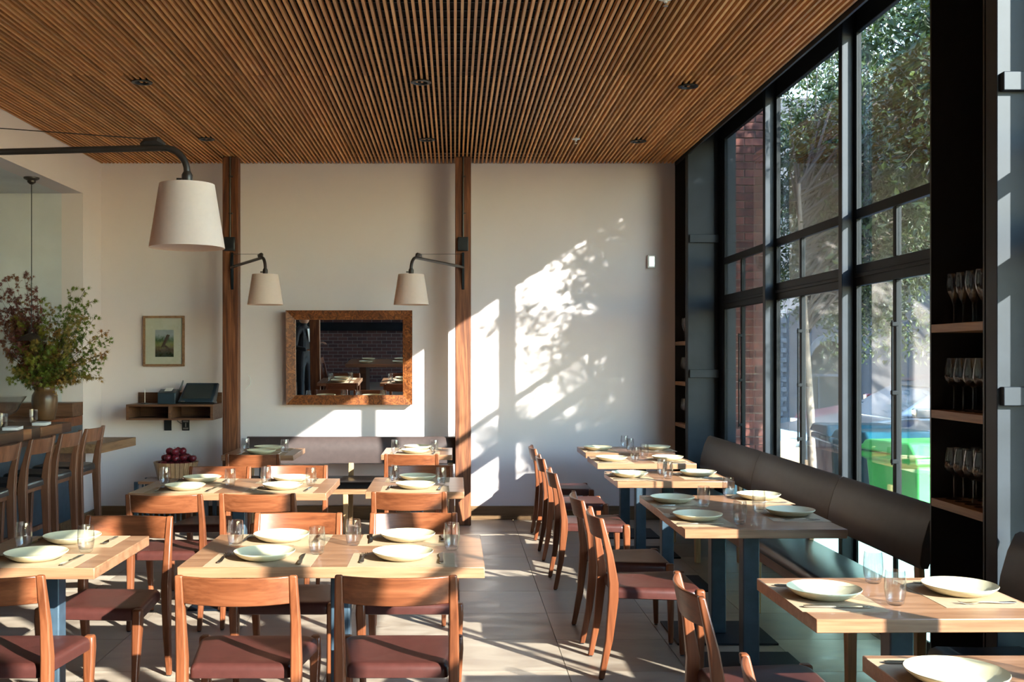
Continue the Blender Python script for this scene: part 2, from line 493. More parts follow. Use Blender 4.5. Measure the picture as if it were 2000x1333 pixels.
# walls
tag(B(XL - 0.2, XW + 0.12, YB, YB + 0.2, 0, ZR).build('wall_back', 'white_plaster', smooth=0), kind='structure', label='plain off-white plaster back wall with sunlight on it')
mb = MB()
mb.box(XL - 0.2, XL, 9.8, YB, 0, ZR)
mb.box(XL - 0.2, XL, YF, 9.8, 3.125, ZR)
mb.box(XL - 0.2, XL, YF, 2.5, 0, 3.125)
tag(mb.build('wall_left', 'white_plaster', smooth=0), kind='structure', label='off-white left wall around the wide bar opening')
tag(B(-5.6, XL - 0.2, 9.8, 10.0, 0, 3.3).build('wall_niche', 'grey_plaster', smooth=0), kind='structure', label='grey far wall of the bar alcove behind the branches')
mb = MB(); mb.box(-5.6, XL - 0.2, 2.5, 9.8, 3.125, 3.3); tag(mb.build('ceiling_niche', 'grey_plaster', smooth=0), kind='structure', label='lower grey ceiling over the bar alcove')
mb = MB(); mb.box(-5.8, -5.6, 2.3, 10.0, 0, 3.3); mb.box(-5.6, XL - 0.2, 2.3, 2.5, 0, 3.3)
tag(mb.build('wall_kitchen', 'grey_plaster', smooth=0), kind='structure')
tag(B(XL - 0.2, 2.66, YF - 0.2, YF, -0.1, ZR).build('wall_front', 'brick_wall', smooth=0), kind='structure', label='brick wall behind the camera seen in the mirror')
tag(B(XL - 0.4, XW + 0.12, YF - 0.2, YB + 0.2, ZR, ZR + 0.2).build('roof', 'black_board', smooth=0), kind='structure')
# baseboards
tag(B(XL, XC, YB - 0.02, YB, 0.0, 0.135).build('baseboard_back', 'baseboard_wood', bevel=0.003), kind='structure')
tag(B(XL, XL + 0.02, 9.2, YB - 0.02, 0.0, 0.135).build('baseboard_left', 'baseboard_wood', bevel=0.003), kind='structure')

# slatted ceiling
ce = B(XL, XC, YF, YB, 3.60, 3.63).build('ceiling', 'black_board', smooth=0)
tag(ce, kind='structure', label='ceiling of thin wooden slats running towards the back wall')
P_ = 0.038; SW = 0.0155
n_sl = int((XC - XL) / P_)
meA = B(0, SW, 4.0, 7.066, 0, 0.032).mesh('slat', 'ceiling_wood', 0)
meB_ = B(0, SW, 7.07, YB - 0.012, 0, 0.032).mesh('slat', 'ceiling_wood', 0)
rest = MB()
for k in range(n_sl):
    x = XL + 0.008 + k * P_
    for me in (meA, meB_):
        o = bpy.data.objects.new('slat', me); COL.objects.link(o); o.location = (x, 0, ZC + random.uniform(-0.0006, 0.0006)); o.parent = ce
    rest.box(x, x + SW, YF, 3.996, ZC, ZC + 0.032)
rest.build('slat_run', 'ceiling_wood', ce, kind='stuff', smooth=0)
bt = MB()
y = YF + 0.2
while y < YB:
    bt.box(XL, XC, y, y + 0.012, 3.527, 3.535); y += 0.14
bt.build('ceiling_batten', 'black_steel', ce, kind='stuff', smooth=0)
tag(B(XC, XC + 0.015, YF, YB, 3.475, 3.80).build('trim_1', 'black_cabinet', smooth=0), kind='structure')
tag(B(XC + 0.015, XW, YF, YB, 3.76, 3.80).build('trim_2', 'black_cabinet', smooth=0), kind='structure')

# window wall: fins, frames, panes
def window(n, y0, y1, h0=3.58):
    r = empty('window_%d' % n, (XW, y0, 0)); tag(r, kind='structure')
    L = y1 - y0
    st = 0.055; d0, d1 = 0.0, 0.034
    zs, t2a, t2b, t1a, t1b, h1 = 0.12, 2.03, 2.16, 2.44, 2.50, 3.78
    def fr(name, ya, yb, za, zb, xa=d0, xb=d1, mat='frame_paint', bev=0.004):
        return B(xa, xb, ya, yb, za, zb).build(name, mat, r, bevel=bev)
    fr('stile', 0.0, st, 0, h1); fr('stile', L - st, L, 0, h1)
    fr('head_rail', st, L - st, h0, h1)
    fr('sill_rail', st, L - st, 0, zs)
    fr('transom', st, L - st, t1a, t1b)
    fr('transom', st, L - st, t2a, t2b); fr('transom_bead', st, L - st, 2.08, 2.105, -0.012, 0)
    ym = L - 0.61
    fr('mullion', ym - 0.022, ym + 0.022, zs, t2a); fr('mullion', ym - 0.02, ym + 0.02, t2b, t1a)
    gx = 0.014
    def pane(ya, yb, za, zb):
        B(gx, gx + 0.004, ya, yb, za, zb).build('pane', 'window_glass', r, smooth=0)
    pane(st, L - st, t1b, h0)
    for ya, yb in ((st, ym - 0.02), (ym + 0.02, L - st)):
        pane(ya, yb, t2b, t1a); pane(ya, yb, 0.82, t2a)
        B(gx, gx + 0.004, ya, yb, zs, 0.80).build('frosted_pane', 'frosted_glass', r, smooth=0)
        B(d0 + 0.004, d1, ya, yb, 0.80, 0.82).build('glazing_rail', 'frame_paint', r, smooth=0)
    # cremone rod on the casement
    rod = MB().tube([(-0.03, ym - 0.045, 1.0), (-0.03, ym - 0.045, 1.8)], 0.006).build('bolt_rod', 'frame_paint', r)
    for z in (1.02, 1.4, 1.78): B(-0.036, 0.0, ym - 0.057, ym - 0.033, z - 0.012, z + 0.012).build('rod_bracket', 'frame_paint', r, bevel=0.003)
    # steel fin on the room side at the near stile
    B(-0.07, 0.0, -0.012, 0.012, 0, 3.78).build('steel_fin', 'column_steel', r, bevel=0.002)
    B(-0.078, -0.070, -0.03, 0.03, 0, 3.78).build('fin_flange', 'black_steel', r, bevel=0.002)
    return r
wn_ = 1
for y0, y1, h in ((8.05, 9.59, 3.58), (6.46, 8.05, 3.58), (4.87, 6.46, 3.58), (2.22, 3.955, 3.72), (0.55, 2.22, 3.72), (-1.0, 0.55, 3.72)):
    window(wn_, y0, y1, h); wn_ += 1
mb = MB(); mb.box(XW, XW + 0.12, 9.59, YB, 0, ZR); mb.box(XW, XW + 0.12, 3.955, 4.87, 0, ZR); mb.box(XW, XW + 0.12, YF, -1.0, 0, ZR); mb.box(XW, XW + 0.12, YF, YB, 3.78, ZR)
tag(mb.build('wall_right', 'black_steel', smooth=0), kind='structure', label='dark steel surround of the window wall')

# steel columns with welded strap bands
def column(y, name, label):
    r = empty(name, (XC, y, 0)); tag(r, label, 'column')
    B(0, 0.245, 0, 0.09, 0, 3.9).build('shaft', 'column_steel', r, bevel=0.003)
    B(0.245, 0.285, 0.03, 0.05, 0, 3.9).build('web', 'column_steel', r)
    for z in (1.44, 2.69):
        B(0.012, 0.28, -0.03, 0.0, z - 0.035, z + 0.04).build('strap_band', 'column_steel', r, bevel=0.003)
    return r
column(9.72, 'steel_column', 'dark steel column in the far corner beside the brick seen through glass')
column(4.18, 'steel_column', 'near steel column at the right edge with a bright sunlit strip')

# shelf units with wooden shelves
def shelf_unit(y0, y1, name, label):
    r = empty(name, (XC, y0, 0)); tag(r, label, 'shelves', 'black wine glass shelf units')
    L = y1 - y0
    B(0.27, 0.285, 0, L, 0, 3.7).build('back_panel', 'black_cabinet', r)
    B(0.0, 0.27, 0, 0.012, 0, 3.7).build('side_panel', 'black_cabinet', r)
    B(0.0, 0.27, L - 0.012, L, 0, 3.7).build('side_panel', 'black_cabinet', r)
    B(0.02, 0.27, 0.012, L - 0.012, 0, 0.10).build('plinth', 'black_cabinet', r)
    for z in (0.925, 1.325, 1.71):
        B(0.0, 0.27, 0.012, L - 0.012, z - 0.002, z + 0.035).build('shelf', 'shelf_wood', r, bevel=0.002)
    return r
shelf_unit(4.28, 4.77, 'shelf_unit', 'black shelf unit with three wooden shelves of stemware at right')
shelf_unit(9.82, 10.29, 'shelf_unit', 'narrow black shelf unit in the far corner beside the back wall')

# timber posts
def timber_post(x, y, label, cat='post'):
    r = empty('timber_post', (x, y, 0)); tag(r, label, cat)
    B(-0.075, 0.075, 0, 0.11, 0, ZC).build('beam', 'post_wood', r, bevel=0.006)
    MB().tube([(0.0, -0.008, 2.72), (0.0, -0.008, ZC)], 0.009).build('conduit', 'bronze', r)
    for z in (2.95, 3.3): MB().box(-0.012, 0.024, -0.018, 0.0, z, z + 0.012).build('conduit_clip', 'bronze', r)
    B(-0.05, 0.05, -0.045, 0.0, 2.60, 2.73).build('junction_box', 'black_plastic', r, bevel=0.006)
    return r
POSTS = [(-2.125, 9.94), (0.08, 9.94), (-2.125, 4.24)]
timber_post(-2.125, 9.94, 'dark red timber post left of the mirror')
timber_post(0.08, 9.94, 'timber post right of the mirror with lower half in bright sun')
timber_post(-2.125, 4.4, 'timber post outside the left edge of view carrying the near lamp')

# ---------------------------------------------------------------- furniture
def outline(w_back, w_front, yb, yf, rb, rf, n=6):
    pts = []
    def corner(cx, cy, a0, r):
        for i in range(n + 1):
            a = a0 + (PI / 2) * i / n
            pts.append((cx + r * math.cos(a), cy + r * math.sin(a)))
    corner(w_front - rf, yf - rf, 0, rf)
    corner(-w_front + rf, yf - rf, PI / 2, rf)
    corner(-w_back + rb, yb + rb, PI, rb)
    corner(w_back - rb, yb + rb, 3 * PI / 2, rb)
    return pts

def cushion(pts, z0, z1, roll, dip=0.0, cx=0.0, cy=0.0):
    mb = MB(); rings = []
    mx = max(abs(p[0]) for p in pts); my = max(abs(p[1] - cy) for p in pts)
    def ring(inset, z, dp=0):
        out = []
        for x, y in pts:
            fx = 1 - inset / mx; fy = 1 - inset / my
            xx = cx + (x - cx) * fx; yy = cy + (y - cy) * fy
            out.append((xx, yy, z - dp))
        return out
    rings.append(ring(roll * 0.6, z0)); rings.append(ring(0.0, z0 + 0.006))
    for i in range(5):
        a = PI / 2 * i / 4
        rings.append(ring(roll * (1 - math.cos(a)), z1 - roll + roll * math.sin(a)))
    for f in (0.35, 0.6, 0.85):
        out = []
        for x, y in pts: out.append((cx + (x - cx) * (1 - f), cy + (y - cy) * (1 - f), z1 - dip * f))
        rings.append(out)
    mb.loft(rings)
    return mb

def chair_rail(y_of_z, x_half, z_lo, z_hi, bow, thick=0.02, n=10, crown=0.004):
    """curved back rest between the posts"""
    rings = []
    for i in range(n + 1):
        s = -1 + 2 * i / n
        x = s * x_half
        bo = -bow * (1 - s * s)
        dz = crown * (1 - s * s)
        yl, yh = y_of_z(z_lo) + bo, y_of_z(z_hi) + bo
        t = thick / 2
        rings.append([(x, yl - t, z_lo - dz), (x, yl + t, z_lo - dz), (x, yh + t * 0.8, z_hi - dz * 0.5), (x, yh - t * 0.8, z_hi - dz * 0.5)])
    return MB().loft(rings)

def make_chair():
    r = empty('dining_chair')
    tag(r, 'walnut dining chair', 'chair')
    path = [(-0.275, 0.0), (-0.235, 0.20), (-0.215, 0.40), (-0.215, 0.48), (-0.235, 0.62), (-0.278, 0.805)]
    def yz(z):
        for (ya, za), (yb, zb) in zip(path, path[1:]):
            if z <= zb: return ya + (yb - ya) * (z - za) / (zb - za)
        return path[-1][0]
    for s in (-1, 1):
        P = [(s * 0.205, -0.275, 0.004), (s * 0.208, -0.237, 0.20), (s * 0.212, -0.217, 0.40), (s * 0.212, -0.215, 0.48), (s * 0.212, -0.235, 0.62), (s * 0.209, -0.276, 0.80)]
        Z = [(0.026, 0.028), (0.034, 0.038), (0.040, 0.050), (0.040, 0.048), (0.036, 0.036), (0.030, 0.024)]
        MB().bar(P, Z).build('rear_leg', 'walnut', r, bevel=0.006)
        P = [(s * 0.214, 0.217, 0.004), (s * 0.222, 0.214, 0.22), (s * 0.228, 0.209, 0.40), (s * 0.228, 0.209, 0.451)]
        Z = [(0.026, 0.026), (0.036, 0.036), (0.046, 0.048), (0.042, 0.044)]
        MB().bar(P, Z).build('front_leg', 'walnut', r, bevel=0.009)
        B(s * 0.205 - 0.009, s * 0.205 + 0.009, -0.285, -0.266, 0, 0.004).build('glide', 'black_plastic', r)
        B(s * 0.212 - 0.009, s * 0.212 + 0.009, 0.206, 0.224, 0, 0.004).build('glide', 'black_plastic', r)
    chair_rail(yz, 0.196, 0.692, 0.797, 0.038).build('backrest', 'walnut_back', r, bevel=0.004)
    pts = outline(0.19, 0.24, -0.205, 0.225, 0.02, 0.055)
    cushion(pts, 0.395, 0.452, 0.026, 0.008, 0, 0.0).build('seat', 'brown_leather', r, smooth=50)
    return r

def make_stool():
    r = empty('bar_stool')
    tag(r, 'bar stool', 'stool')
    # faces -X : back at +X
    def yz(z): return 0
    for s in (-1, 1):
        P = [(0.225, s * 0.185, 0.0), (0.20, s * 0.19, 0.35), (0.185, s * 0.195, 0.72), (0.20, s * 0.195, 0.86), (0.245, s * 0.19, 1.05)]
        Z = [(0.026, 0.028), (0.044, 0.036), (0.060, 0.040), (0.045, 0.036), (0.026, 0.030)]
        MB().bar(P, Z).build('rear_leg', 'stool_wood', r, bevel=0.005)
        P = [(-0.20, s * 0.19, 0.0), (-0.19, s * 0.19, 0.35), (-0.18, s * 0.185, 0.71)]
        Z = [(0.026, 0.026), (0.036, 0.036), (0.046, 0.040)]
        MB().bar(P, Z).build('front_leg', 'stool_wood', r, bevel=0.005)
        B(-0.19, 0.205, s * 0.19 - 0.009, s * 0.19 + 0.009, 0.16, 0.20).build('stretcher', 'stool_wood', r, bevel=0.003)
    B(-0.215, -0.185, -0.18, 0.18, 0.25, 0.285).build('stretcher', 'stool_wood', r, bevel=0.003)
    B(0.185, 0.215, -0.18, 0.18, 0.16, 0.20).build('stretcher', 'stool_wood', r, bevel=0.003)
    B(-0.17, 0.17, -0.17, 0.17, 0.675, 0.705).build('apron', 'stool_wood', r, bevel=0.003)
    rings = []
    for i in range(11):
        s = -1 + 0.2 * i
        bo = 0.035 * (1 - s * s)
        y = s * 0.178
        rings.append([(0.225 + bo - 0.009, y, 0.945), (0.225 + bo + 0.009, y, 0.945), (0.244 + bo + 0.008, y, 1.047), (0.244 + bo - 0.008, y, 1.047)])
    MB().loft(rings).build('backrest', 'stool_wood', r, bevel=0.003)
    pts = outline(0.20, 0.20, -0.205, 0.205, 0.09, 0.09)
    cushion(pts, 0.705, 0.76, 0.026, 0.006).build('seat', 'black_leather', r, smooth=50)
    return r

chair = Proto(make_chair()); stool = Proto(make_stool())
def put_chair(x, y, deg, label, group):
    """deg: direction the sitter faces, 0 = towards back wall"""
    chair.place((x, y, 0), math.radians(deg), label, group)

TOP = 0.76
def table(x0, x1, y0, y1, label, posts, grain='x', rot=0, basew=(0.56, 0.5), group=None):
    cx, cy = (x0 + x1) / 2, (y0 + y1) / 2
    r = empty('dining_table', (cx, cy, 0), math.radians(rot)); tag(r, label, 'table', group)
    w, d = (x1 - x0) / 2, (y1 - y0) / 2
    B(-w, w, -d, d, TOP - 0.045, TOP).build('tabletop', 'oak_' + grain, r, bevel=0.003)
    for px, py in posts:
        B(px - 0.042, px + 0.042, py - 0.042, py + 0.042, 0.012, TOP - 0.055).build('pedestal', 'blue_steel', r, bevel=0.006)
        B(px - basew[0] / 2, px + basew[0] / 2, py - basew[1] / 2, py + basew[1] / 2, 0.0, 0.012).build('base_plate', 'black_steel', r, bevel=0.003)
        B(px - 0.18, px + 0.18, py - 0.18, py + 0.18, TOP - 0.055, TOP - 0.045).build('mounting_plate', 'black_steel', r)
    return r

# tableware prototypes
def make_plate():
    prof = [(0.001, 0.006), (0.068, 0.006), (0.076, 0.008), (0.10, 0.018), (0.122, 0.031), (0.1255, 0.034), (0.1265, 0.032), (0.124, 0.028), (0.104, 0.012), (0.080, 0.001), (0.074, 0.0), (0.001, 0.0)]
    o = MB().lathe([(r, z + 0.0) for r, z in prof], 40).build('dinner_plate', 'stoneware', smooth=60)
    return tag(o, 'plate', 'plate')
def make_tumbler():
    out = [(0.001, 0.0), (0.022, 0.0), (0.0275, 0.006), (0.033, 0.03), (0.0355, 0.055), (0.0345, 0.085), (0.0315, 0.115)]
    inn = [(0.0300, 0.115), (0.0330, 0.085), (0.0340, 0.055), (0.0315, 0.032), (0.026, 0.014), (0.001, 0.011)]
    o = MB().lathe(out + inn, 28).build('drinking_glass', 'drinking_glass', smooth=60)
    return tag(o, 'glass', 'glass')
def make_fork():
    r = empty('fork'); tag(r, 'fork', 'fork')
    h = MB()
    rings = []
    for y, w, z, t in ((-0.10, 0.005, 0.004, 0.0015), (-0.085, 0.0095, 0.0045, 0.0015), (-0.05, 0.008, 0.004, 0.0015), (0.0, 0.004, 0.0075, 0.0018), (0.03, 0.0045, 0.008, 0.0015), (0.042, 0.011, 0.005, 0.001), (0.056, 0.0125, 0.0035, 0.001)):
        rings.append([(-w, y, z - t), (w, y, z - t), (w, y, z + t), (-w, y, z + t)])
    h.loft(rings).build('handle', 'cutlery_steel', r, smooth=50)
    tn = MB()
    for i in range(4):
        x = -0.0103 + i * 0.00687
        rings = []
        for y, w, z in ((0.055, 0.0022, 0.0035), (0.08, 0.0018, 0.0035), (0.10, 0.0009, 0.008)):
            rings.append([(x - w, y, z - 0.0008), (x + w, y, z - 0.0008), (x + w, y, z + 0.0008), (x - w, y, z + 0.0008)])
        tn.loft(rings)
    tn.build('tines', 'cutlery_steel', r, smooth=50)
    return r
def make_knife():
    r = empty('table_knife'); tag(r, 'knife', 'knife')
    rings = []
    for y, w, z, t in ((-0.115, 0.006, 0.005, 0.002), (-0.10, 0.009, 0.005, 0.003), (-0.03, 0.0065, 0.005, 0.003), (-0.01, 0.005, 0.005, 0.003)):
        rings.append([(-w, y, z - t), (w, y, z - t), (w, y, z + t), (-w, y, z + t)])
    MB().loft(rings).build('handle', 'cutlery_steel', r, smooth=50)
    rings = []
    for y, a, c in ((-0.01, -0.005, 0.005), (0.03, -0.010, 0.006), (0.08, -0.011, 0.006), (0.10, -0.007, 0.006), (0.115, 0.002, 0.0055)):
        rings.append([(a, y, 0.0035), (c, y, 0.0035), (c, y, 0.005), (a, y, 0.005)])
    MB().loft(rings).build('blade', 'cutlery_steel', r, smooth=50)
    return r
def make_mat():
    r = empty('paper_placemat'); tag(r, 'placemat', 'placemat')
    B(-0.215, 0.215, -0.145, 0.145, 0, 0.0008).build('sheet', 'kraft_paper', r, smooth=0)
    # faint leaf-like line drawing printed near the far long edge
    mb = MB()
    def line(pts):
        for (x0, y0), (x1, y1) in zip(pts, pts[1:]):
            d = Vector((x1 - x0, y1 - y0, 0)); n = Vector((-d.y, d.x, 0)).normalized() * 0.0007
            k = len(mb.v)
            mb.v += [(x0 - n.x, y0 - n.y, 0.0010), (x0 + n.x, y0 + n.y, 0.0010), (x1 + n.x, y1 + n.y, 0.0010), (x1 - n.x, y1 - n.y, 0.0010)]
            mb.f.append((k, k + 3, k + 2, k + 1))
    c = (0.06, 0.115)
    for amp in (0.022, 0.012, -0.012, -0.022, 0.0):
        line([(c[0] - 0.05 + 0.1 * t / 14, c[1] + amp * math.sin(PI * t / 14)) for t in range(15)])
    line([(c[0] - 0.05, c[1]), (c[0] - 0.09, c[1] + 0.006), (c[0] - 0.10, c[1] - 0.006)])
    mb.build('print', 'print_ink', r, smooth=0)
    return r
plate = Proto(make_plate()); tumbler = Proto(make_tumbler()); fork = Proto(make_fork()); knife = Proto(make_knife()); placemat = Proto(make_mat())

def setting(px, py, facing, where, tdesc, rng, mat_c=None):
    """facing degrees: 0 diner looks towards the back wall (+Y), 180 towards camera, -90 towards +X"""
    a = math.radians(facing)
    def L(u, v): return (px + u * math.cos(a) - v * math.sin(a), py + u * math.sin(a) + v * math.cos(a))
    z = TOP + 0.0002
    j = rng.uniform
    d = '%s of %s' % (where, tdesc)
    mx, my = mat_c if mat_c else L(0.0, 0.0)
    placemat.place((mx, my, z), a + j(-0.02, 0.02), 'brown paper placemat at the ' + d, 'paper placemats on the tables')
    plate.place((px, py, z + 0.0012), j(0, 6), 'pale green stoneware plate at the ' + d, 'pale green stoneware plates')
    fx, fy = L(-0.165 + j(-0.006, 0.006), -0.01 + j(-0.02, 0.01))
    fork.place((fx, fy, z + 0.0012), a + j(-0.12, 0.08), 'steel fork at the ' + d, 'steel forks beside the plates')
    kx, ky = L(0.165 + j(-0.006, 0.006), -0.01 + j(-0.02, 0.01))
    knife.place((kx, ky, z + 0.0012), a + j(-0.08, 0.08), 'steel knife at the ' + d, 'steel knives beside the plates')

def glass(x, y, label):
    tumbler.place((x, y, TOP + 0.0012), random.uniform(0, 6), label, 'clear tumblers on the tables')

rng = random.Random(3)
# centre and left tables -------------------------------------------------
D = {'CT': 'the front centre four-seat table', 'LT': 'the front left table', 'MT': 'the big middle-row table',
     'MS': 'the small middle-row table', 'BL': 'the table under the left wall lamp', 'BR': 'the table under the right wall lamp'}
table(-1.107, 0.120, 4.185, 4.955, 'large front centre oak table set for four, brightly sunlit', [(0, 0)])
table(-2.045, -1.43, 4.165, 4.915, 'front left oak table cut by the left edge of view', [(0, 0)])
table(-2.01, -0.79, 6.45, 7.23, 'middle-row oak table set for four behind the front centre one', [(0, 0)])
table(-0.555, 0.06, 6.52, 7.30, 'small middle-row oak table left of the sunlit post', [(0, 0)])
table(-1.985, -1.37, 8.92, 9.62, 'small back oak table under the left wall lamp beside the bench', [(0, 0)])
table(-0.63, -0.02, 8.97, 9.67, 'small back oak table under the right wall lamp beside the bench', [(0, 0)])
for key, sets in {
    'CT': [(-0.79, 4.36, 0, 'near left place'), (-0.79, 4.79, 180, 'far left place'), (-0.215, 4.36, 0, 'near right place'), (-0.215, 4.80, 180, 'far right place')],
    'LT': [(-1.73, 4.34, 0, 'near place'), (-1.73, 4.75, 180, 'far place')],
    'MT': [(-1.70, 6.62, 0, 'near left place'), (-1.70, 7.07, 180, 'far left place'), (-1.09, 6.65, 0, 'near right place'), (-1.10, 7.07, 180, 'far right place')],
    'MS': [(-0.25, 6.69, 0, 'near place'), (-0.25, 7.14, 180, 'far place')],
    'BL': [(-1.67, 9.07, 0, 'near place'), (-1.68, 9.46, 180, 'far place')],
    'BR': [(-0.345, 9.12, 0, 'near place'), (-0.335, 9.50, 180, 'far place')]}.items():
    for x, y, f, w in sets:
        my = {'CT': (4.335, 4.805), 'LT': (4.315, 4.765), 'MT': (6.60, 7.08), 'MS': (6.67, 7.15), 'BL': (9.07, 9.47), 'BR': (9.12, 9.52)}[key][0 if f == 0 else 1]
        setting(x, y, f, w, D[key], rng, (x, my))
for key, gl in {'CT': [(-0.969, 4.64, 'far left'), (-0.585, 4.46, 'middle near'), (-0.451, 4.67, 'middle far'), (-0.013, 4.56, 'right')],
                'LT': [(-1.88, 4.58, 'left'), (-1.581, 4.50, 'right')],
                'MT': [(-1.894, 6.86, 'leftmost'), (-1.45, 6.78, 'second from left'), (-1.24, 6.90, 'third from left'), (-0.937, 6.84, 'rightmost')],
                'MS': [(-0.405, 6.99, 'left'), (-0.09, 6.86, 'right')],
                'BL': [(-1.854, 9.30, 'left'), (-1.486, 9.18, 'right')], 'BR': [(-0.517, 9.12, 'left'), (-0.177, 9.12, 'right')]}.items():
    for x, y, w in gl:
        glass(x, y, 'clear tumbler, %s one on %s' % (w, D[key]))

G = 'walnut dining chairs with leather seats'
CH = [(-0.80, 4.115, 0, 'left of the two foreground chairs seen from behind at the front centre table'),
      (-0.215, 4.12, 0, 'right of the two foreground chairs seen from behind at the front centre table'),
      (-1.73, 4.115, 1, 'foreground chair seen from behind, cut by the left edge'),
      (-0.80, 5.105, 180, 'left of the two facing chairs beyond the front centre table'),
      (-0.21, 5.105, 180, 'right of the two facing chairs beyond the front centre table'),
      (-1.655, 5.00, 176, 'facing camera beyond the front left table, backrest partly shaded'),
      (-1.69, 6.38, 0, 'seen from behind, left one on the near side of the middle-row four-seat table'),
      (-1.155, 6.42, 0, 'seen from behind, right one on the near side of the middle-row four-seat table'),
      (-1.71, 7.385, 180, 'facing, left one beyond the middle-row four-seat table, near the apples'),
      (-1.158, 7.45, 180, 'facing, right one beyond the middle-row four-seat table'),
      (-0.27, 6.49, 0, 'seen from behind at the small middle-row table'),
      (-0.225, 7.46, 182, 'facing, dark and shaded, beyond the small middle-row table'),
      (-1.657, 8.885, 0, 'seen from behind at the back table under the left wall lamp'),
      (-0.355, 8.905, 0, 'seen from behind at the back table under the right wall lamp')]
for x, y, d, l in CH:
    put_chair(x, y, d, 'walnut chair, ' + l, G)

# window-side tables -----------------------------------------------------
RN = ['the nearest window-bench table', 'the second window-bench table', 'the long window-bench table',
      'the fourth window-bench table', 'the fifth window-bench table', 'the farthest window-bench table']
table(1.145, 1.94, 2.31, 2.95, 'nearest oak table by the window bench, cut by the lower right corner', [(0, 0)])
table(1.15, 1.945, 3.36, 3.985, 'second oak table along the window bench, large at lower right', [(0, 0)], rot=1.0)
table(1.118, 1.91, 5.10, 6.355, 'long oak table by the window bench set for four on two pedestals', [(0, -0.33), (0, 0.33)])
table(1.095, 1.885, 7.06, 7.69, 'fourth oak table along the window bench, behind the long one', [(0, 0)])
table(1.12, 1.90, 8.24, 8.86, 'fifth oak table along the window bench, partly sunlit', [(0, 0)])
table(1.14, 1.92, 9.13, 9.78, 'farthest oak table along the window bench, nearest the back wall', [(0, 0)])
for i, sets in enumerate([
    [(1.29, 2.70, -90, 'aisle place'), (1.78, 2.66, 90, 'bench place')],
    [(1.29, 3.665, -90, 'aisle place'), (1.79, 3.72, 90, 'bench place')],
    [(1.255, 6.05, -90, 'far aisle place'), (1.25, 5.40, -90, 'near aisle place'), (1.79, 6.18, 90, 'far bench place'), (1.775, 5.55, 90, 'near bench place')],
    [(1.22, 7.32, -90, 'aisle place'), (1.715, 7.39, 90, 'bench place')],
    [(1.264, 8.46, -90, 'aisle place'), (1.725, 8.5, 90, 'bench place')],
    [(1.285, 9.42, -90, 'aisle place'), (1.82, 9.47, 90, 'bench place')]]):
    for x, y, f, w in sets: setting(x, y, f, w, RN[i], rng)
for i, gl in enumerate([[(1.50, 2.42, 'near'), (1.56, 2.75, 'far')], [(1.551, 3.89, 'far'), (1.49, 3.55, 'near')],
                        [(1.64, 6.29, 'far bench-side'), (1.389, 5.857, 'far aisle-side'), (1.641, 5.664, 'near bench-side'), (1.431, 5.266, 'near aisle-side')],
                        [(1.467, 7.42, 'far'), (1.466, 7.22, 'near')], [(1.573, 8.70, 'far'), (1.44, 8.38, 'near')], [(1.557, 9.62, 'far'), (1.55, 9.28, 'near')]]):
    for x, y, w in gl: glass(x, y, 'clear tumbler, %s one on %s' % (w, RN[i]))
RC = [(1.055, 2.62, -90, 'first of the aisle row, only its back top showing at the bottom edge'),
      (1.10, 3.70, -91, 'second of the aisle row, big at the bottom with curved back'),
      (1.00, 5.40, -90, 'third of the aisle row, sunlit brown seat'),
      (0.985, 6.05, -90, 'fourth of the aisle row, dark shaded seat'),
      (0.965, 7.40, -90, 'fifth of the aisle row, at the fourth window-bench table'),
      (0.97, 8.42, -90, 'sixth of the aisle row, at the fifth window-bench table'),
      (0.975, 9.32, -90, 'last of the aisle row, closest to the back wall')]
for x, y, d, l in RC:
    put_chair(x, y, d, 'walnut chair, ' + l, G)

# behind the view: shared table reflected in the mirror
r = empty('shared_table', (-0.85, 1.25, 0)); tag(r, 'long shared oak table near the brick wall, seen only in the mirror', 'table')
B(-1.1, 1.1, -0.52, 0.52, 0.70, 0.76).build('tabletop', 'oak_x', r, bevel=0.004)
for x in (-0.8, 0.8):
    B(x - 0.06, x + 0.06, -0.4, 0.4, 0.0, 0.70).build('trestle', 'dark_walnut', r, bevel=0.004)
for x, y, w in ((-1.6, 0.95, 'near left'), (-1.6, 1.55, 'far left'), (-1.0, 1.55, 'far middle'), (-1.0, 0.95, 'near middle')):
    plate.place((x, y, TOP + 0.001), 0, 'pale plate, %s one on the shared table in the mirror' % w, 'pale green stoneware plates')
put_chair(-2.2, 1.0, -90, 'walnut chair at the near end of the shared table, seen in the mirror', G)
put_chair(-2.2, 1.55, -90, 'walnut chair at the far end of the shared table, seen in the mirror', G)
tag(B(-3.4, 2.4, YF, YF + 0.06, 1.12, 1.30).build('trim_3', 'black_steel'), kind='structure')

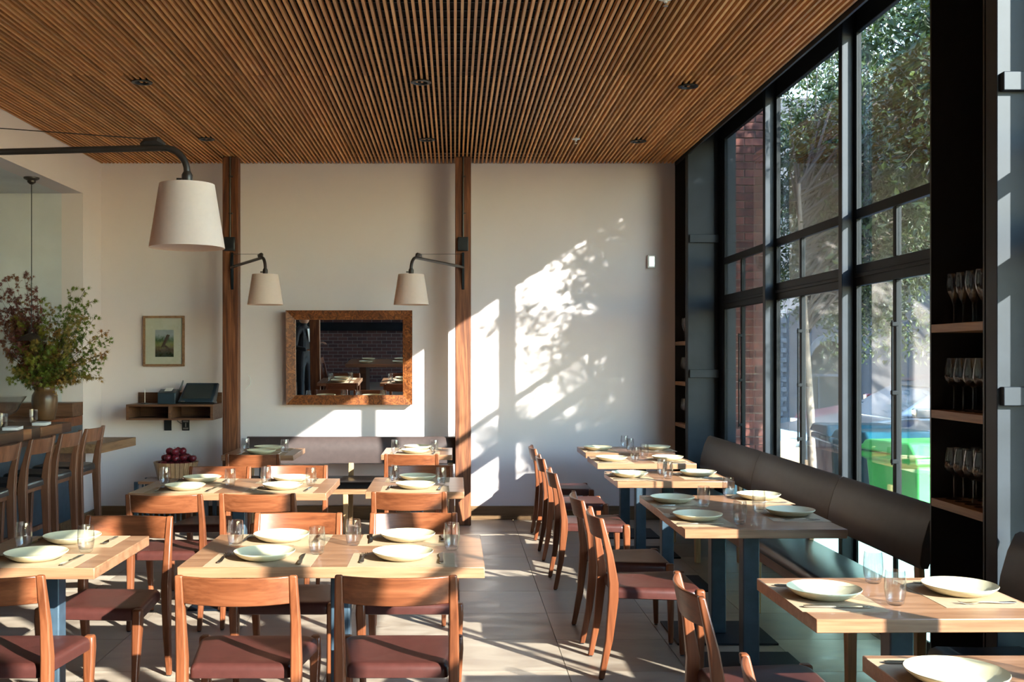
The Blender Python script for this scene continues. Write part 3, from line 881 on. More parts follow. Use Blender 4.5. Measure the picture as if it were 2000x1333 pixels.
# window bench -------------------------------------------------------------
def bench(y0, y1, label, legs):
    r = empty('upholstered_bench', (2.05, y0, 0)); tag(r, label, 'bench')
    L = y1 - y0
    # curved leaning back: profile in x,z
    prof = [(0.085, 0.625), (0.075, 0.65), (0.088, 0.74), (0.118, 0.84), (0.150, 0.905), (0.170, 0.915), (0.178, 0.90), (0.155, 0.82), (0.135, 0.74), (0.125, 0.65), (0.115, 0.625)]
    cuts = [0.0]; 
    y = L
    seam = [p for p in (1.57, 3.12) if p < L]
    edges = [0.0] + [L - p for p in reversed(seam)] + [L]
    for a, c in zip(edges, edges[1:]):
        rings = [[(x, yy, z) for x, z in prof] for yy in (a + 0.002, a + 0.012, c - 0.012, c - 0.002)]
        for k in (0, 3):
            rings[k] = [(0.125 + (x - 0.125) * 0.93, yy, 0.77 + (z - 0.77) * 0.985) for x, yy, z in rings[k]]
        MB().loft(rings).build('back_cushion', 'bench_leather', r, smooth=60)
    sp = outline(0.2, 0.2, 0, 0, 0, 0)
    mb = MB()
    prof = [(-0.19, 0.405), (-0.195, 0.43), (-0.185, 0.452), (-0.16, 0.462), (0.0, 0.458), (0.17, 0.462), (0.19, 0.45), (0.195, 0.405)]
    mb.loft([[(x, yy, z) for x, z in prof] for yy in (0.0, L)]).build('seat_cushion', 'black_leather', r, smooth=50)
    B(-0.185, -0.160, 0, L, 0.345, 0.405).build('front_rail', 'oak_y', r, bevel=0.003)
    B(0.16, 0.185, 0, L, 0.345, 0.405).build('back_rail', 'oak_y', r, bevel=0.003)
    for ly in legs:
        yy = ly - y0
        MB().bar([(-0.165, yy, 0.0), (-0.165, yy, 0.345)], [(0.04, 0.045), (0.05, 0.05)]).build('leg', 'oak_z', r, bevel=0.004)
        MB().bar([(0.165, yy, 0.0), (0.165, yy, 0.345)], [(0.04, 0.045), (0.05, 0.05)]).build('leg', 'oak_z', r, bevel=0.004)
        MB().bar([(0.17, yy, 0.405), (0.155, yy, 0.80)], [(0.03, 0.06), (0.025, 0.06)]).build('back_support', 'oak_z', r, bevel=0.004)
    return r
bench(4.80, 9.12, 'long dark leather bench under the windows beside the right row of tables', (5.0, 6.55, 8.15, 9.05))
bench(0.6, 4.12, 'dark leather bench in the lower right corner, behind the nearest table', (1.0, 2.4, 3.9))

# back banquette -----------------------------------------------------------
r = empty('banquette', (-0.99, 9.8, 0)); tag(r, 'low leather banquette with wooden legs under the burl mirror', 'bench')
rings = []
for i in range(25):
    s = -1 + i / 12
    x = s * 1.0
    rings.append([(x, 0.26, 0.57), (x, 0.235, 0.58), (x, 0.225, 0.70), (x, 0.25, 0.822), (x, 0.275, 0.832), (x, 0.29, 0.82), (x, 0.275, 0.70), (x, 0.28, 0.57)])
MB().loft(rings).build('back_cushion', 'mauve_leather', r, smooth=60)
prof = [(-0.29, 0.405), (-0.295, 0.43), (-0.285, 0.452), (-0.25, 0.462), (0.0, 0.458), (0.22, 0.462), (0.23, 0.45), (0.235, 0.405)]
MB().loft([[(x, y, z) for y, z in prof] for x in (1.0, -1.0)]).build('seat_cushion', 'black_leather', r, smooth=50)
B(-1.0, 1.0, -0.285, -0.262, 0.35, 0.405).build('front_rail', 'oak_x', r, bevel=0.003)
B(-1.0, 1.0, 0.20, 0.225, 0.35, 0.405).build('back_rail', 'oak_x', r, bevel=0.003)
for x in (-0.95, 0.0, 0.95):
    MB().bar([(x - 0.0, -0.265, 0.0), (x, -0.265, 0.35)], [(0.035, 0.04), (0.045, 0.05)]).build('leg', 'oak_z', r, bevel=0.004)
    MB().bar([(x, 0.21, 0.0), (x, 0.21, 0.35)], [(0.035, 0.04), (0.045, 0.05)]).build('leg', 'oak_z', r, bevel=0.004)
    MB().bar([(x, 0.22, 0.405), (x, 0.27, 0.75)], [(0.05, 0.025), (0.05, 0.02)]).build('back_support', 'oak_z', r, bevel=0.004)

# ---------------------------------------------------------------- wall pieces
# mirror, hung leaning slightly forward
r = empty('wall_mirror', (-1.025, 10.228, 1.592)); tag(r, 'large wide mirror in a burl wood frame on the back wall', 'mirror')
r.rotation_euler = (math.radians(2.4), 0, 0)
W_, H_, F_ = 0.613, 0.459, 0.092
def bevelled(poly_outer, poly_inner, name):
    pass
for (ax, az, bx, bz) in ((-1, -1, 1, -1), (1, -1, 1, 1), (1, 1, -1, 1), (-1, 1, -1, -1)):
    o0 = (ax * W_, az * H_); o1 = (bx * W_, bz * H_)
    i0 = (ax * (W_ - F_), az * (H_ - F_)); i1 = (bx * (W_ - F_), bz * (H_ - F_))
    mb = MB()
    q = [o0, o1, i1, i0]
    dep = [-0.045, -0.045, -0.025, -0.025]
    mb.loft([[(x, 0.03, z) for x, z in q], [(x, dd, z) for (x, z), dd in zip(q, dep)]])
    mb.build('frame_rail', 'burl', r, smooth=0, bevel=0.001)
B(-W_ + F_ - 0.003, W_ - F_ + 0.003, -0.012, -0.006, -H_ + F_ - 0.003, H_ - F_ + 0.003).build('mirror_plate', 'mirror_silver', r, smooth=0)

# framed print
r = empty('framed_picture', (-2.845, 10.285, 1.752)); tag(r, 'small wood-framed landscape print on the wall above the till', 'picture')
w, h, f = 0.203, 0.247, 0.022
for a in ((-w, w, h - f, h), (-w, w, -h, -h + f)): B(a[0], a[1], -0.025, 0.0, a[2], a[3]).build('frame_rail', 'shelf_wood', r, bevel=0.002)
for a in ((-w, -w + f), (w - f, w)): B(a[0], a[1], -0.0255, 0.0, -h + f, h - f).build('frame_rail', 'shelf_wood', r, bevel=0.002)
B(-w + f, w - f, -0.012, -0.008, -h + f, h - f).build('mount_board', 'mat_board', r, smooth=0)
B(-0.085, 0.095, -0.0135, -0.012, -0.155, 0.11).build('print', 'landscape_print', r, smooth=0)
mb = MB(); mb.prism_y([(-0.03, -0.06), (0.0, -0.06), (0.06, 0.06), (0.03, 0.065)], -0.0142, -0.0136); mb.prism_y([(0.0, -0.05), (0.02, -0.04), (0.095, -0.11), (0.095, -0.13)], -0.0142, -0.0136)
mb.build('printed_tree', 'stem_brown', r, smooth=0)
B(-w + f, w - f, -0.019, -0.018, -h + f, h - f).build('glazing', 'picture_glass', r, smooth=0)

# till shelf
r = empty('wall_shelf', (-2.69, 10.1, 1.0)); tag(r, 'dark walnut two-bay wall shelf under the framed picture', 'shelf')
B(-0.41, 0.41, -0.2, 0.198, 0.128, 0.148).build('top_board', 'dark_walnut', r, bevel=0.001)
B(-0.41, 0.41, -0.2, 0.198, 0.0, 0.018).build('bottom_board', 'dark_walnut', r, bevel=0.001)
for x in (-0.41, -0.012, 0.385): B(x, x + 0.025, -0.2, 0.198, 0.018, 0.128).build('divider', 'dark_walnut', r, bevel=0.001)
B(-0.41, 0.41, 0.18, 0.198, 0.018, 0.128).build('back_board', 'dark_walnut', r)
B(-0.41, 0.41, 0.18, 0.198, 0.148, 0.25).build('upstand', 'dark_walnut', r, bevel=0.001)
# receipt printer
r = empty('receipt_printer', (-2.745, 10.08, 1.148)); tag(r, 'small dark receipt printer left of the till screen', 'printer')
MB().loft([[(x, -0.085, 0), (x, 0.085, 0), (x, 0.085, 0.135), (x, 0.02, 0.14), (x, -0.085, 0.105)] for x in (-0.085, 0.085)]).build('housing', 'navy_plastic', r, bevel=0.005)
MB().loft([[(x, -0.05, 0.122), (x, 0.02, 0.145), (x, 0.03, 0.150), (x, -0.04, 0.127)] for x in (-0.03, 0.04)]).build('paper_slip', 'white_plastic', r)
tag(MB().tube([(0, 0, 0), (0.03, 0.01, 0.10)], [0.012, 0.006]).build('marker_pen', 'black_plastic', loc=(-2.66, 10.16, 1.27)), 'black pen standing up behind the receipt printer', 'pen')
# touch till
r = empty('till_terminal', (-2.455, 10.08, 1.148)); tag(r, 'dark tilted touch-screen till on the wall shelf', 'till')
MB().loft([[(-0.175, -0.12, 0.02), (0.155, -0.12, 0.02), (0.185, 0.0, 0.20), (-0.12, 0.0, 0.20)], [(-0.165, -0.02, 0.0), (0.17, -0.02, 0.0), (0.19, 0.03, 0.19), (-0.115, 0.03, 0.19)]]).build('housing', 'navy_plastic', r, bevel=0.006)
MB().loft([[(-0.135, -0.1135, 0.052), (0.135, -0.1135, 0.052), (0.155, -0.0185, 0.183), (-0.105, -0.0185, 0.183)], [(-0.13, -0.100, 0.052), (0.13, -0.100, 0.052), (0.15, -0.01, 0.183), (-0.10, -0.01, 0.183)]]).build('screen', 'screen_glass', r)
B(-0.15, 0.16, -0.06, 0.06, 0, 0.02).build('stand', 'black_plastic', r, bevel=0.004)
B(-0.145, -0.105, -0.1245, -0.118, 0.024, 0.031).build('badge', 'aluminium', r)
# receipt spike
r = empty('receipt_spike', (-2.96, 10.03, 1.148)); tag(r, 'thin wire receipt spike at the left end of the wall shelf', 'spike')
MB().lathe([(0.001, 0), (0.04, 0), (0.04, 0.004), (0.02, 0.010), (0.001, 0.012)], 16).build('foot', 'bronze', r)
MB().tube([(0, 0, 0.01), (0, 0, 0.135)], 0.0016).build('needle', 'aluminium', r)
# sockets
for x, l in ((-2.81, 'left black wall socket plate under the till shelf'), (-2.635, 'right black wall socket plate with pale buttons under the till shelf')):
    r = empty('wall_socket', (x, 10.292, 0.93)); tag(r, l, 'socket')
    B(-0.036, 0.036, -0.008, 0.0, -0.055, 0.055).build('plate', 'black_plastic', r, bevel=0.002)
    if x > -2.7:
        for zz in (-0.035, 0.035): B(-0.026, 0.026, -0.011, -0.008, zz - 0.008, zz + 0.008).build('button', 'aluminium', r)
        B(-0.006, 0.006, -0.011, -0.008, -0.02, 0.02).build('button', 'aluminium', r)
tag(MB().tube([(-2.72, 10.27, 1.0), (-2.71, 10.275, 0.965), (-2.68, 10.275, 0.945), (-2.655, 10.278, 0.94)], 0.003).build('power_cable', 'black_plastic'), 'thin cable curving from the till shelf to the right socket', 'cable')
tag(MB().tube([(-2.02, 10.27, 1.42), (-2.0, 10.26, 1.40), (-1.995, 10.26, 1.33), (-2.03, 10.27, 1.30), (-2.05, 10.28, 1.28)], 0.0035).build('white_cable', 'white_plastic'), 'thin white cable loop beside the left timber post', 'cable')
# thermostat box
r = empty('wall_sensor', (1.925, 10.297, 2.53)); tag(r, 'small white sensor box high on the right of the back wall', 'sensor')
B(-0.038, 0.038, -0.035, 0.0, -0.065, 0.065).build('housing', 'white_plastic', r, bevel=0.005)
B(-0.025, 0.03, -0.038, -0.035, -0.05, 0.05).build('cover', 'aluminium', r, bevel=0.001)

# ceiling downlights and sprinklers
def make_downlight():
    r = empty('downlight'); tag(r, 'downlight', 'ceiling light')
    MB().lathe([(0.045, 0.10), (0.045, 0.0), (0.07, -0.004), (0.07, -0.010), (0.05, -0.012), (0.042, 0.0), (0.042, 0.09), (0.001, 0.09)], 28).build('trim_ring', 'black_plastic', r)
    MB().lathe([(0.001, 0.02), (0.03, 0.02), (0.034, 0.05), (0.001, 0.07)], 20).build('lamp', 'bronze', r)
    return r
dl = Proto(make_downlight())
for x, y, l in ((-2.15, 7.22, 'front row left'), (-0.232, 7.22, 'front row centre'), (1.63, 7.33, 'front row right'), (-2.155, 9.11, 'rear row left'), (-0.24, 9.13, 'rear row centre'), (1.61, 9.2, 'rear row right')):
    dl.place((x, y, ZC), 0, 'black recessed downlight in the slats, ' + l, 'black recessed downlights in the slatted ceiling')
def make_sprinkler():
    r = empty('sprinkler_head'); tag(r, 'sprinkler', 'sprinkler')
    MB().lathe([(0.001, 0.02), (0.036, 0.012), (0.038, 0.0), (0.012, -0.004), (0.010, -0.02), (0.001, -0.02)], 20).build('rose', 'white_plastic', r)
    MB().lathe([(0.001, -0.035), (0.014, -0.035), (0.014, -0.038), (0.001, -0.038)], 14).build('deflector', 'aluminium', r)
    MB().tube([(0, 0, -0.02), (0, 0, -0.036)], 0.003).build('pin', 'aluminium', r)
    return r
sp = Proto(make_sprinkler())
sp.place((1.055, 9.13, ZC - 0.002), 0, 'white sprinkler head left of the rear right downlight')
sp.place((1.115, 5.55, ZC - 0.002), 0, 'sprinkler head at the top edge of the slatted ceiling')

# ---------------------------------------------------------------- swing arm wall lamps
def swing_lamp(mount, head, label, post_face='front'):
    """mount: pivot point on post, head: centre of shade bottom"""
    r = empty('swing_arm_lamp', (mount[0], mount[1], 0)); tag(r, label, 'lamp', 'white shaded swing-arm wall lamps')
    hx, hy = head[0] - mount[0], head[1] - mount[1]
    # bracket
    MB().loft([[(-0.012, -0.006, 2.235), (0.012, -0.006, 2.235), (0.012, 0.0, 2.235), (-0.012, 0.0, 2.235)],
               [(-0.012, -0.045, 2.47), (0.012, -0.045, 2.47), (0.012, 0.0, 2.47), (-0.012, 0.0, 2.47)],
               [(-0.012, -0.02, 2.585), (0.012, -0.02, 2.585), (0.012, 0.0, 2.585), (-0.012, 0.0, 2.585)]]).build('bracket', 'black_steel', r, bevel=0.003)
    d = Vector((hx, hy + 0.045, 0)); Ld = d.length; u = d.normalized()
    p0 = Vector((0, -0.045, 2.44)); bend = 0.10
    zt = 2.447
    pts = [p0, p0 + u * 0.05 + Vector((0, 0, 0.004))]
    endp = Vector((hx, hy, 0))
    c = endp - u * bend
    pts.append(Vector((c.x, c.y, zt)) - u * 0.02)
    for i in range(1, 9):
        a = PI / 2 * i / 8
        pts.append(Vector((c.x, c.y, zt)) + u * (bend * math.sin(a)) + Vector((0, 0, -bend * (1 - math.cos(a)))))
    pts.append(Vector((hx, hy, 2.345)))
    MB().tube(pts, 0.0135, 12).build('arm', 'bronze', r, smooth=60)
    k = Vector((c.x, c.y, zt)) - u * 0.05
    MB().tube([k - u * 0.045 + Vector((0, 0, 0.014)), k - u * 0.02 + Vector((0, 0, 0.024)), k + u * 0.03 + Vector((0, 0, 0.026)), k + u * 0.055 + Vector((0, 0, 0.012))], [0.008, 0.020, 0.020, 0.008], 8).build('clamp', 'bronze', r)
    MB().tube([Vector((0, -0.02, 2.57)), k + Vector((0, 0, 0.036))], 0.0022, 6).build('stay_wire', 'bronze', r)
    MB().lathe([(0.001, 2.35), (0.014, 2.35), (0.022, 2.335), (0.022, 2.31), (0.018, 2.30), (0.018, 2.24), (0.001, 2.24)], 16, (hx, hy, 0)).build('socket', 'bronze', r)
    MB().tube([(hx - 0.018, hy, 2.318), (hx - 0.042, hy - 0.004, 2.318)], 0.005).build('switch_key', 'bronze', r)
    n = 40; pr = [(0.1095, 2.297), (0.150, 2.04), (0.1488, 2.04), (0.1083, 2.297)]
    MB().lathe(pr + [pr[0]], n, (hx, hy, 0)).build('shade', 'shade_linen', r, smooth=60)
    sp_ = MB()
    for a in range(3):
        th = a * 2 * PI / 3
        sp_.tube([(hx + 0.018 * math.cos(th), hy + 0.018 * math.sin(th), 2.28), (hx + 0.108 * math.cos(th), hy + 0.108 * math.sin(th), 2.29)], 0.002, 6)
    sp_.build('shade_carrier', 'bronze', r)
    MB().sphere((hx, hy, 2.19), 0.03, 14, 10, 1.3).build('bulb', 'white_plastic', r)
    return r
swing_lamp((-2.105, 9.94), (-1.606, 8.90), 'white shaded lamp on the left timber post, left of the mirror')
swing_lamp((0.08, 9.94), (-0.369, 8.90), 'white shaded lamp on the right timber post, above the right end of the mirror')
swing_lamp((-2.125, 4.4), (-1.082, 4.245), 'large near white lamp shade at upper left on a long black arm')

# ---------------------------------------------------------------- bar at left
r = empty('bar_counter', (XL, 8.5, 0)); tag(r, 'bar counter with thick multi-toned timber top at left', 'counter')
B(-1.4, 0.20, -5.9, 0.01, 0.995, 1.07).build('bar_top', 'dark_walnut', r, bevel=0.004)
rt = random.Random(9); yy = 0.01; k = 0
while yy > -5.5:
    ln = rt.choice((0.16, 0.30, 0.42, 0.55)) if k else 0.22
    B(0.203, 0.37 - rt.choice((0, 0.006)), yy - ln + 0.002, yy, 0.995 - rt.choice((0.0, 0.004)), 1.071).build('timber_block', 'timber_light' if k % 2 else 'timber_dark', r, bevel=0.004)
    yy -= ln; k += 1
B(-1.6, 0.0, 0.01, 1.29, 0.965, 1.05).build('bar_end_top', 'walnut_back', r, bevel=0.003)
B(-0.05, 0.0, -5.9, 1.29, 0.0, 0.965).build('front_panel', 'blue_steel', r)
B(-0.05, 0.28, -5.9, -0.1, 0.93, 0.995).build('support_beam', 'dark_walnut', r)
tag(B(-5.0, -3.465, 9.53, 9.79, 1.052, 1.178).build('wooden_box', 'dark_walnut', bevel=0.004), 'dark wooden box on the bar behind the stoneware jar', 'box')
r = empty('ledge_table', (-3.25, 9.35, 0)); tag(r, 'low wooden ledge at the end of the bar behind the stools', 'table')
MB().prism([(-0.42, -0.42), (0.24, -0.42), (0.29, 0.40), (-0.21, 0.40), (-0.21, -0.2), (-0.42, -0.2)], 0.775, 0.852).build('top', 'shelf_wood', r, bevel=0.003)
B(-0.21, -0.16, -0.35, 0.35, 0.55, 0.775).build('wall_bracket', 'dark_walnut', r, bevel=0.003)
for y, l in ((8.19, 'farthest of the four at the bar'), (7.68, 'third from the camera at the bar'), (7.15, 'second from the camera at the bar'), (6.58, 'nearest at the bar, cut by the left edge')):
    stool.place((-3.05, y, 0), 0, 'tall walnut bar stool with black seat, ' + l, 'walnut bar stools with black seats')

# things on the bar
BT = 1.0715
def bar_glass():
    prof = [(0.001, 0), (0.027, 0), (0.030, 0.004), (0.032, 0.11), (0.0305, 0.11), (0.028, 0.012), (0.001, 0.010)]
    return tag(MB().lathe(prof, 24).build('bar_glass', 'drinking_glass', smooth=50), 'bar glass', 'glass')
bg = Proto(bar_glass())
bg.place((-3.33, 8.30, BT), 0, 'straight clear glass on the bar beside the folded napkin in front of the jar', 'straight glasses on the bar')
bg.place((-3.33, 7.74, BT), 0, 'straight clear glass on the bar at the left edge of the photo', 'straight glasses on the bar')
def make_napkin():
    r = empty('folded_napkin'); tag(r, 'napkin', 'napkin')
    for i, z in enumerate((0.0, 0.007, 0.014)):
        MB().prism(outline(0.055, 0.055, -0.10, 0.10, 0.008, 0.008, 2), z, z + 0.0062).build('fold', 'napkin_cloth', r, bevel=0.002)
    B(-0.056, 0.056, 0.055, 0.062, 0.0201, 0.0208).build('stripe', 'napkin_stripe', r)
    return r
nk = Proto(make_napkin())
nk.place((-3.20, 8.13, BT), 0.2, 'folded white napkin on the bar near the jar', 'folded white napkins on the bar')
nk.place((-3.20, 7.60, BT), 0.2, 'folded white napkin on the bar at the left edge of the photo', 'folded white napkins on the bar')
# footed glass bowl
r = empty('footed_glass_bowl', (-3.62, 8.45, BT)); tag(r, 'large fluted glass bowl on a foot beside the stoneware jar', 'bowl')
MB().lathe([(0.001, 0.0), (0.07, 0.0), (0.072, 0.006), (0.03, 0.018), (0.018, 0.035), (0.026, 0.05), (0.001, 0.052)], 28).build('foot', 'drinking_glass', r, smooth=50)
rings = []
for rr_, z in ((0.025, 0.052), (0.08, 0.075), (0.105, 0.11), (0.125, 0.15), (0.165, 0.208), (0.162, 0.208), (0.121, 0.15), (0.101, 0.112), (0.076, 0.08), (0.02, 0.06)):
    ring = []
    for j in range(64):
        a = 2 * PI * j / 64
        fl_ = 1 + (0.02 if z < 0.15 else 0.0) * math.cos(16 * a)
        ring.append((rr_ * fl_ * math.cos(a), rr_ * fl_ * math.sin(a), z))
    rings.append(ring)
MB().loft(rings).build('bowl', 'drinking_glass', r, smooth=60)
# stoneware jar with maple branches
m = plain('jar_glaze', (0.085, 0.042, 0.018), 0.35, var=0.45, vscale=9)
JX, JY, JZ = -3.535, 9.05, 1.052
r = empty('stoneware_jar', (JX, JY, JZ)); tag(r, 'brown glazed stoneware jar standing on the bar', 'jar')
MB().lathe([(0.001, 0.0), (0.075, 0.0), (0.085, 0.01), (0.100, 0.09), (0.108, 0.17), (0.104, 0.215), (0.088, 0.245), (0.082, 0.252), (0.088, 0.262), (0.090, 0.285), (0.084, 0.29), (0.076, 0.285), (0.074, 0.25), (0.095, 0.2), (0.08, 0.02), (0.001, 0.02)], 36).build('body', 'jar_glaze', r, smooth=60)
MB().tube([(0.088, -0.02, 0.20), (0.112, -0.03, 0.212), (0.088, -0.04, 0.222)], 0.008).build('lug', 'jar_glaze', r)

def maple_leaf(mb, p, d, size, rg):
    """star shaped leaf: centre fan with five lobes"""
    d = d.normalized()
    nrm = Vector((rg.uniform(-1, 1), rg.uniform(-1.2, 0.2), rg.uniform(-0.6, 1))).normalized()
    s = d.cross(nrm)
    if s.length < 0.1: s = d.cross(Vector((0, 0, 1)))
    s.normalize(); nn = s.cross(d)
    angs = [(-2.3, 0.45), (-1.75, 0.2), (-1.2, 0.72), (-0.85, 0.27), (-0.55, 0.95), (-0.28, 0.33), (0, 1.15), (0.28, 0.33), (0.55, 0.95), (0.85, 0.27), (1.2, 0.72), (1.75, 0.2), (2.3, 0.45)]
    k = len(mb.v)
    mb.v.append(tuple(p))
    for a, rr in angs:
        droop = -0.18 * rr * rr
        q = p + (d * math.cos(a) + s * math.sin(a)) * (rr * size) + nn * (droop * size)
        mb.v.append(tuple(q))
    for i in range(len(angs) - 1): mb.f.append((k, k + 1 + i, k + 2 + i))

rg = random.Random(11)
r = empty('maple_branches', (JX, JY, JZ + 0.20)); tag(r, 'spray of autumn maple branches in the stoneware jar, green to red', 'branches')
def px_target(px, py):
    Y = JY + rg.uniform(-0.28, 0.28)
    return Vector(((px - 888) * Y / 2050 - JX, Y - JY, 1.6 - (py - 697) * Y / 2050 - JZ - 0.20))
targets = []
for _ in range(20): targets.append((rg.uniform(-30, 80), rg.uniform(530, 680), 'maple_red'))
for _ in range(22): targets.append((rg.uniform(30, 200), rg.uniform(590, 745), rg.choice(('maple_green', 'maple_green', 'maple_yellow'))))
for t in ((12, 545), (58, 545), (72, 565), (20, 610), (30, 640), (-20, 600)): targets.append((t[0], t[1], 'maple_red'))
for t in ((140, 565), (165, 568), (178, 590), (185, 620), (205, 650), (212, 665), (200, 700), (205, 690), (190, 720), (170, 735), (150, 745), (195, 740), (120, 600), (130, 640), (110, 650), (150, 620), (160, 660), (100, 600), (90, 640), (60, 700), (30, 720), (20, 740), (45, 745), (100, 700), (130, 700), (160, 700), (60, 660), (10, 690)):
    targets.append((t[0], t[1], 'maple_green' if rg.random() < 0.62 else 'maple_yellow'))
for tx, ty, mt in targets:
    T_ = px_target(tx, ty)
    base = Vector((rg.uniform(-0.04, 0.04), rg.uniform(-0.04, 0.04), -0.16))
    neck = Vector((base.x * 0.8 + T_.x * 0.06, base.y * 0.8 + T_.y * 0.06, 0.09))
    mid = neck.lerp(T_, 0.5) + Vector((rg.uniform(-0.03, 0.03), rg.uniform(-0.03, 0.03), 0.07))
    path = []
    for i in range(13):
        t = i / 12
        if t < 0.25: path.append(base.lerp(neck, t / 0.25))
        else:
            q = (t - 0.25) / 0.75
            path.append(neck.lerp(mid, q).lerp(mid.lerp(T_, q), q))
    mb = MB(); mb.tube(path, [0.0035 - 0.0025 * i / 12 for i in range(13)], 5)
    lf = MB()
    for i in range(4, 13):
        for _ in range(5):
            dirn = Vector((rg.uniform(-1, 1), rg.uniform(-1, 1), rg.uniform(-0.7, 0.7))).normalized()
            ln = rg.uniform(0.03, 0.13) * (1.15 - i / 16)
            e = path[i] + dirn * ln
            mb.tube([path[i], e], [0.0012, 0.0007], 3)
            for q in range(rg.choice((2, 2, 3))):
                pp = path[i].lerp(e, rg.uniform(0.5, 1.0)) + Vector((rg.uniform(-0.015, 0.015), rg.uniform(-0.015, 0.015), rg.uniform(-0.015, 0.015)))
                dd = (dirn + Vector((rg.uniform(-1, 1), rg.uniform(-1, 1), rg.uniform(-1.1, 0.2)))).normalized()
                maple_leaf(lf, pp, dd, rg.uniform(0.022, 0.038), rg)
    bo = mb.build('branch', 'stem_brown', r)
    lf.build('leaves', mt, bo, smooth=0, kind='stuff')

# pendant over the bar
r = empty('pendant_lamp', (-3.60, 8.93, 0)); tag(r, 'small black pendant lamp hanging over the bar in front of the branches', 'lamp')
MB().lathe([(0.001, 3.125), (0.065, 3.125), (0.063, 3.112), (0.035, 3.098), (0.033, 3.082), (0.012, 3.066), (0.001, 3.066)], 24).build('canopy', 'bronze', r)
MB().tube([(0, 0, 1.83), (0, 0, 3.07)], 0.004).build('cord', 'black_plastic', r)
MB().lathe([(0.001, 1.845), (0.018, 1.845), (0.024, 1.82), (0.024, 1.80), (0.035, 1.795), (0.085, 1.765), (0.112, 1.735), (0.110, 1.734), (0.083, 1.760), (0.034, 1.788), (0.001, 1.79)], 32).build('shade', 'bronze', r, smooth=50)
MB().sphere((0, 0, 1.748), 0.022, 14, 8).build('bulb', 'aluminium', r)

# apples in a slatted basket on a metal framed stand
r = empty('stand', (-2.60, 9.80, 0)); tag(r, 'low stand with wooden top and dark blue metal bars by the back wall', 'table')
for k in range(5): B(-0.30, 0.34, -0.19 + k * 0.078, -0.19 + k * 0.078 + 0.072, 0.43, 0.455).build('top_plank', 'oak_x', r, bevel=0.003)
for x in (-0.32, 0.32):
    for y in (-0.17, 0.17):
        B(x - 0.018, x + 0.018, y - 0.018, y + 0.018, 0, 0.45).build('leg', 'blue_steel', r, bevel=0.002)
for k in range(11):
    B(-0.27 + k * 0.05, -0.27 + k * 0.05 + 0.014, -0.17, -0.156, 0.06, 0.43).build('bar', 'blue_steel', r)
B(-0.3, 0.3, -0.17, -0.155, 0.04, 0.06).build('bottom_rail', 'blue_steel', r)
r = empty('fruit_basket', (-2.60, 9.80, 0.455)); tag(r, 'round slatted wooden basket holding the red apples', 'basket')
n = 30
for j in range(n):
    a = 2 * PI * j / n; da = PI / n * 0.9
    rings = []
    for rad, z in ((0.165, 0.0), (0.205, 0.165)):
        rings.append([(rad * math.cos(a - da), rad * math.sin(a - da), z), ((rad) * math.cos(a + da), rad * math.sin(a + da), z), ((rad - 0.01) * math.cos(a + da), (rad - 0.01) * math.sin(a + da), z), ((rad - 0.01) * math.cos(a - da), (rad - 0.01) * math.sin(a - da), z)])
    MB().loft(rings).build('stave', 'oak_z', r, smooth=0)
MB().lathe([(0.001, 0.004), (0.158, 0.004), (0.158, 0.016), (0.001, 0.016)], 30).build('bottom', 'oak_x', r)
def make_apple():
    r = empty('apple'); tag(r, 'apple', 'apple')
    prof = []
    for i in range(15):
        a = -PI / 2 + PI * i / 14
        rad = 0.036 * math.cos(a) * (1 + 0.05 * math.sin(a)); z = 0.033 * math.sin(a)
        if i < 3: z += 0.006 * (3 - i) / 3
        if i > 11: z -= 0.010 * (i - 11) / 3
        prof.append((max(rad, 0.0008), z))
    MB().lathe(prof, 18).build('flesh', 'apple_skin', r, smooth=70)
    MB().tube([(0, 0, 0.018), (0.003, 0, 0.042)], 0.0015, 5).build('stalk', 'stem_brown', r)
    return r
ap = Proto(make_apple())
lay = [(0.062, 6, 0.10, 0.14), (0.135, 11, 0.0, 0.145), (0.10, 8, 0.2, 0.205), (0.03, 3, 0.5, 0.235), (0.06, 4, 0.1, 0.262)]
for rad, cnt, ph, z in lay:
    for j in range(cnt):
        a = ph + 2 * PI * j / cnt
        side = {4: ('right', 'back', 'left', 'front'), 3: ('right', 'back left', 'front left')}.get(cnt, ('',) * cnt)[j]
        o = ap.place((-2.60 + rad * math.cos(a), 9.80 + rad * math.sin(a), 0.455 + z), rg.uniform(0, 6), 'dark red apple in the %s of the basket pile' % (side + ' ' + {0.14: 'inner bottom layer', 0.145: 'outer rim layer', 0.205: 'middle layer', 0.235: 'centre', 0.262: 'top layer'}[z]).strip(), 'dark red apples in the basket')
        o.rotation_euler = (rg.uniform(-0.6, 0.6), rg.uniform(-0.6, 0.6), rg.uniform(0, 6))
o = ap.place((-2.385, 9.70, 0.668), 0.3, 'single dark red apple perched at the right rim of the basket')
o.location = (-2.435, 9.76, 0.655)

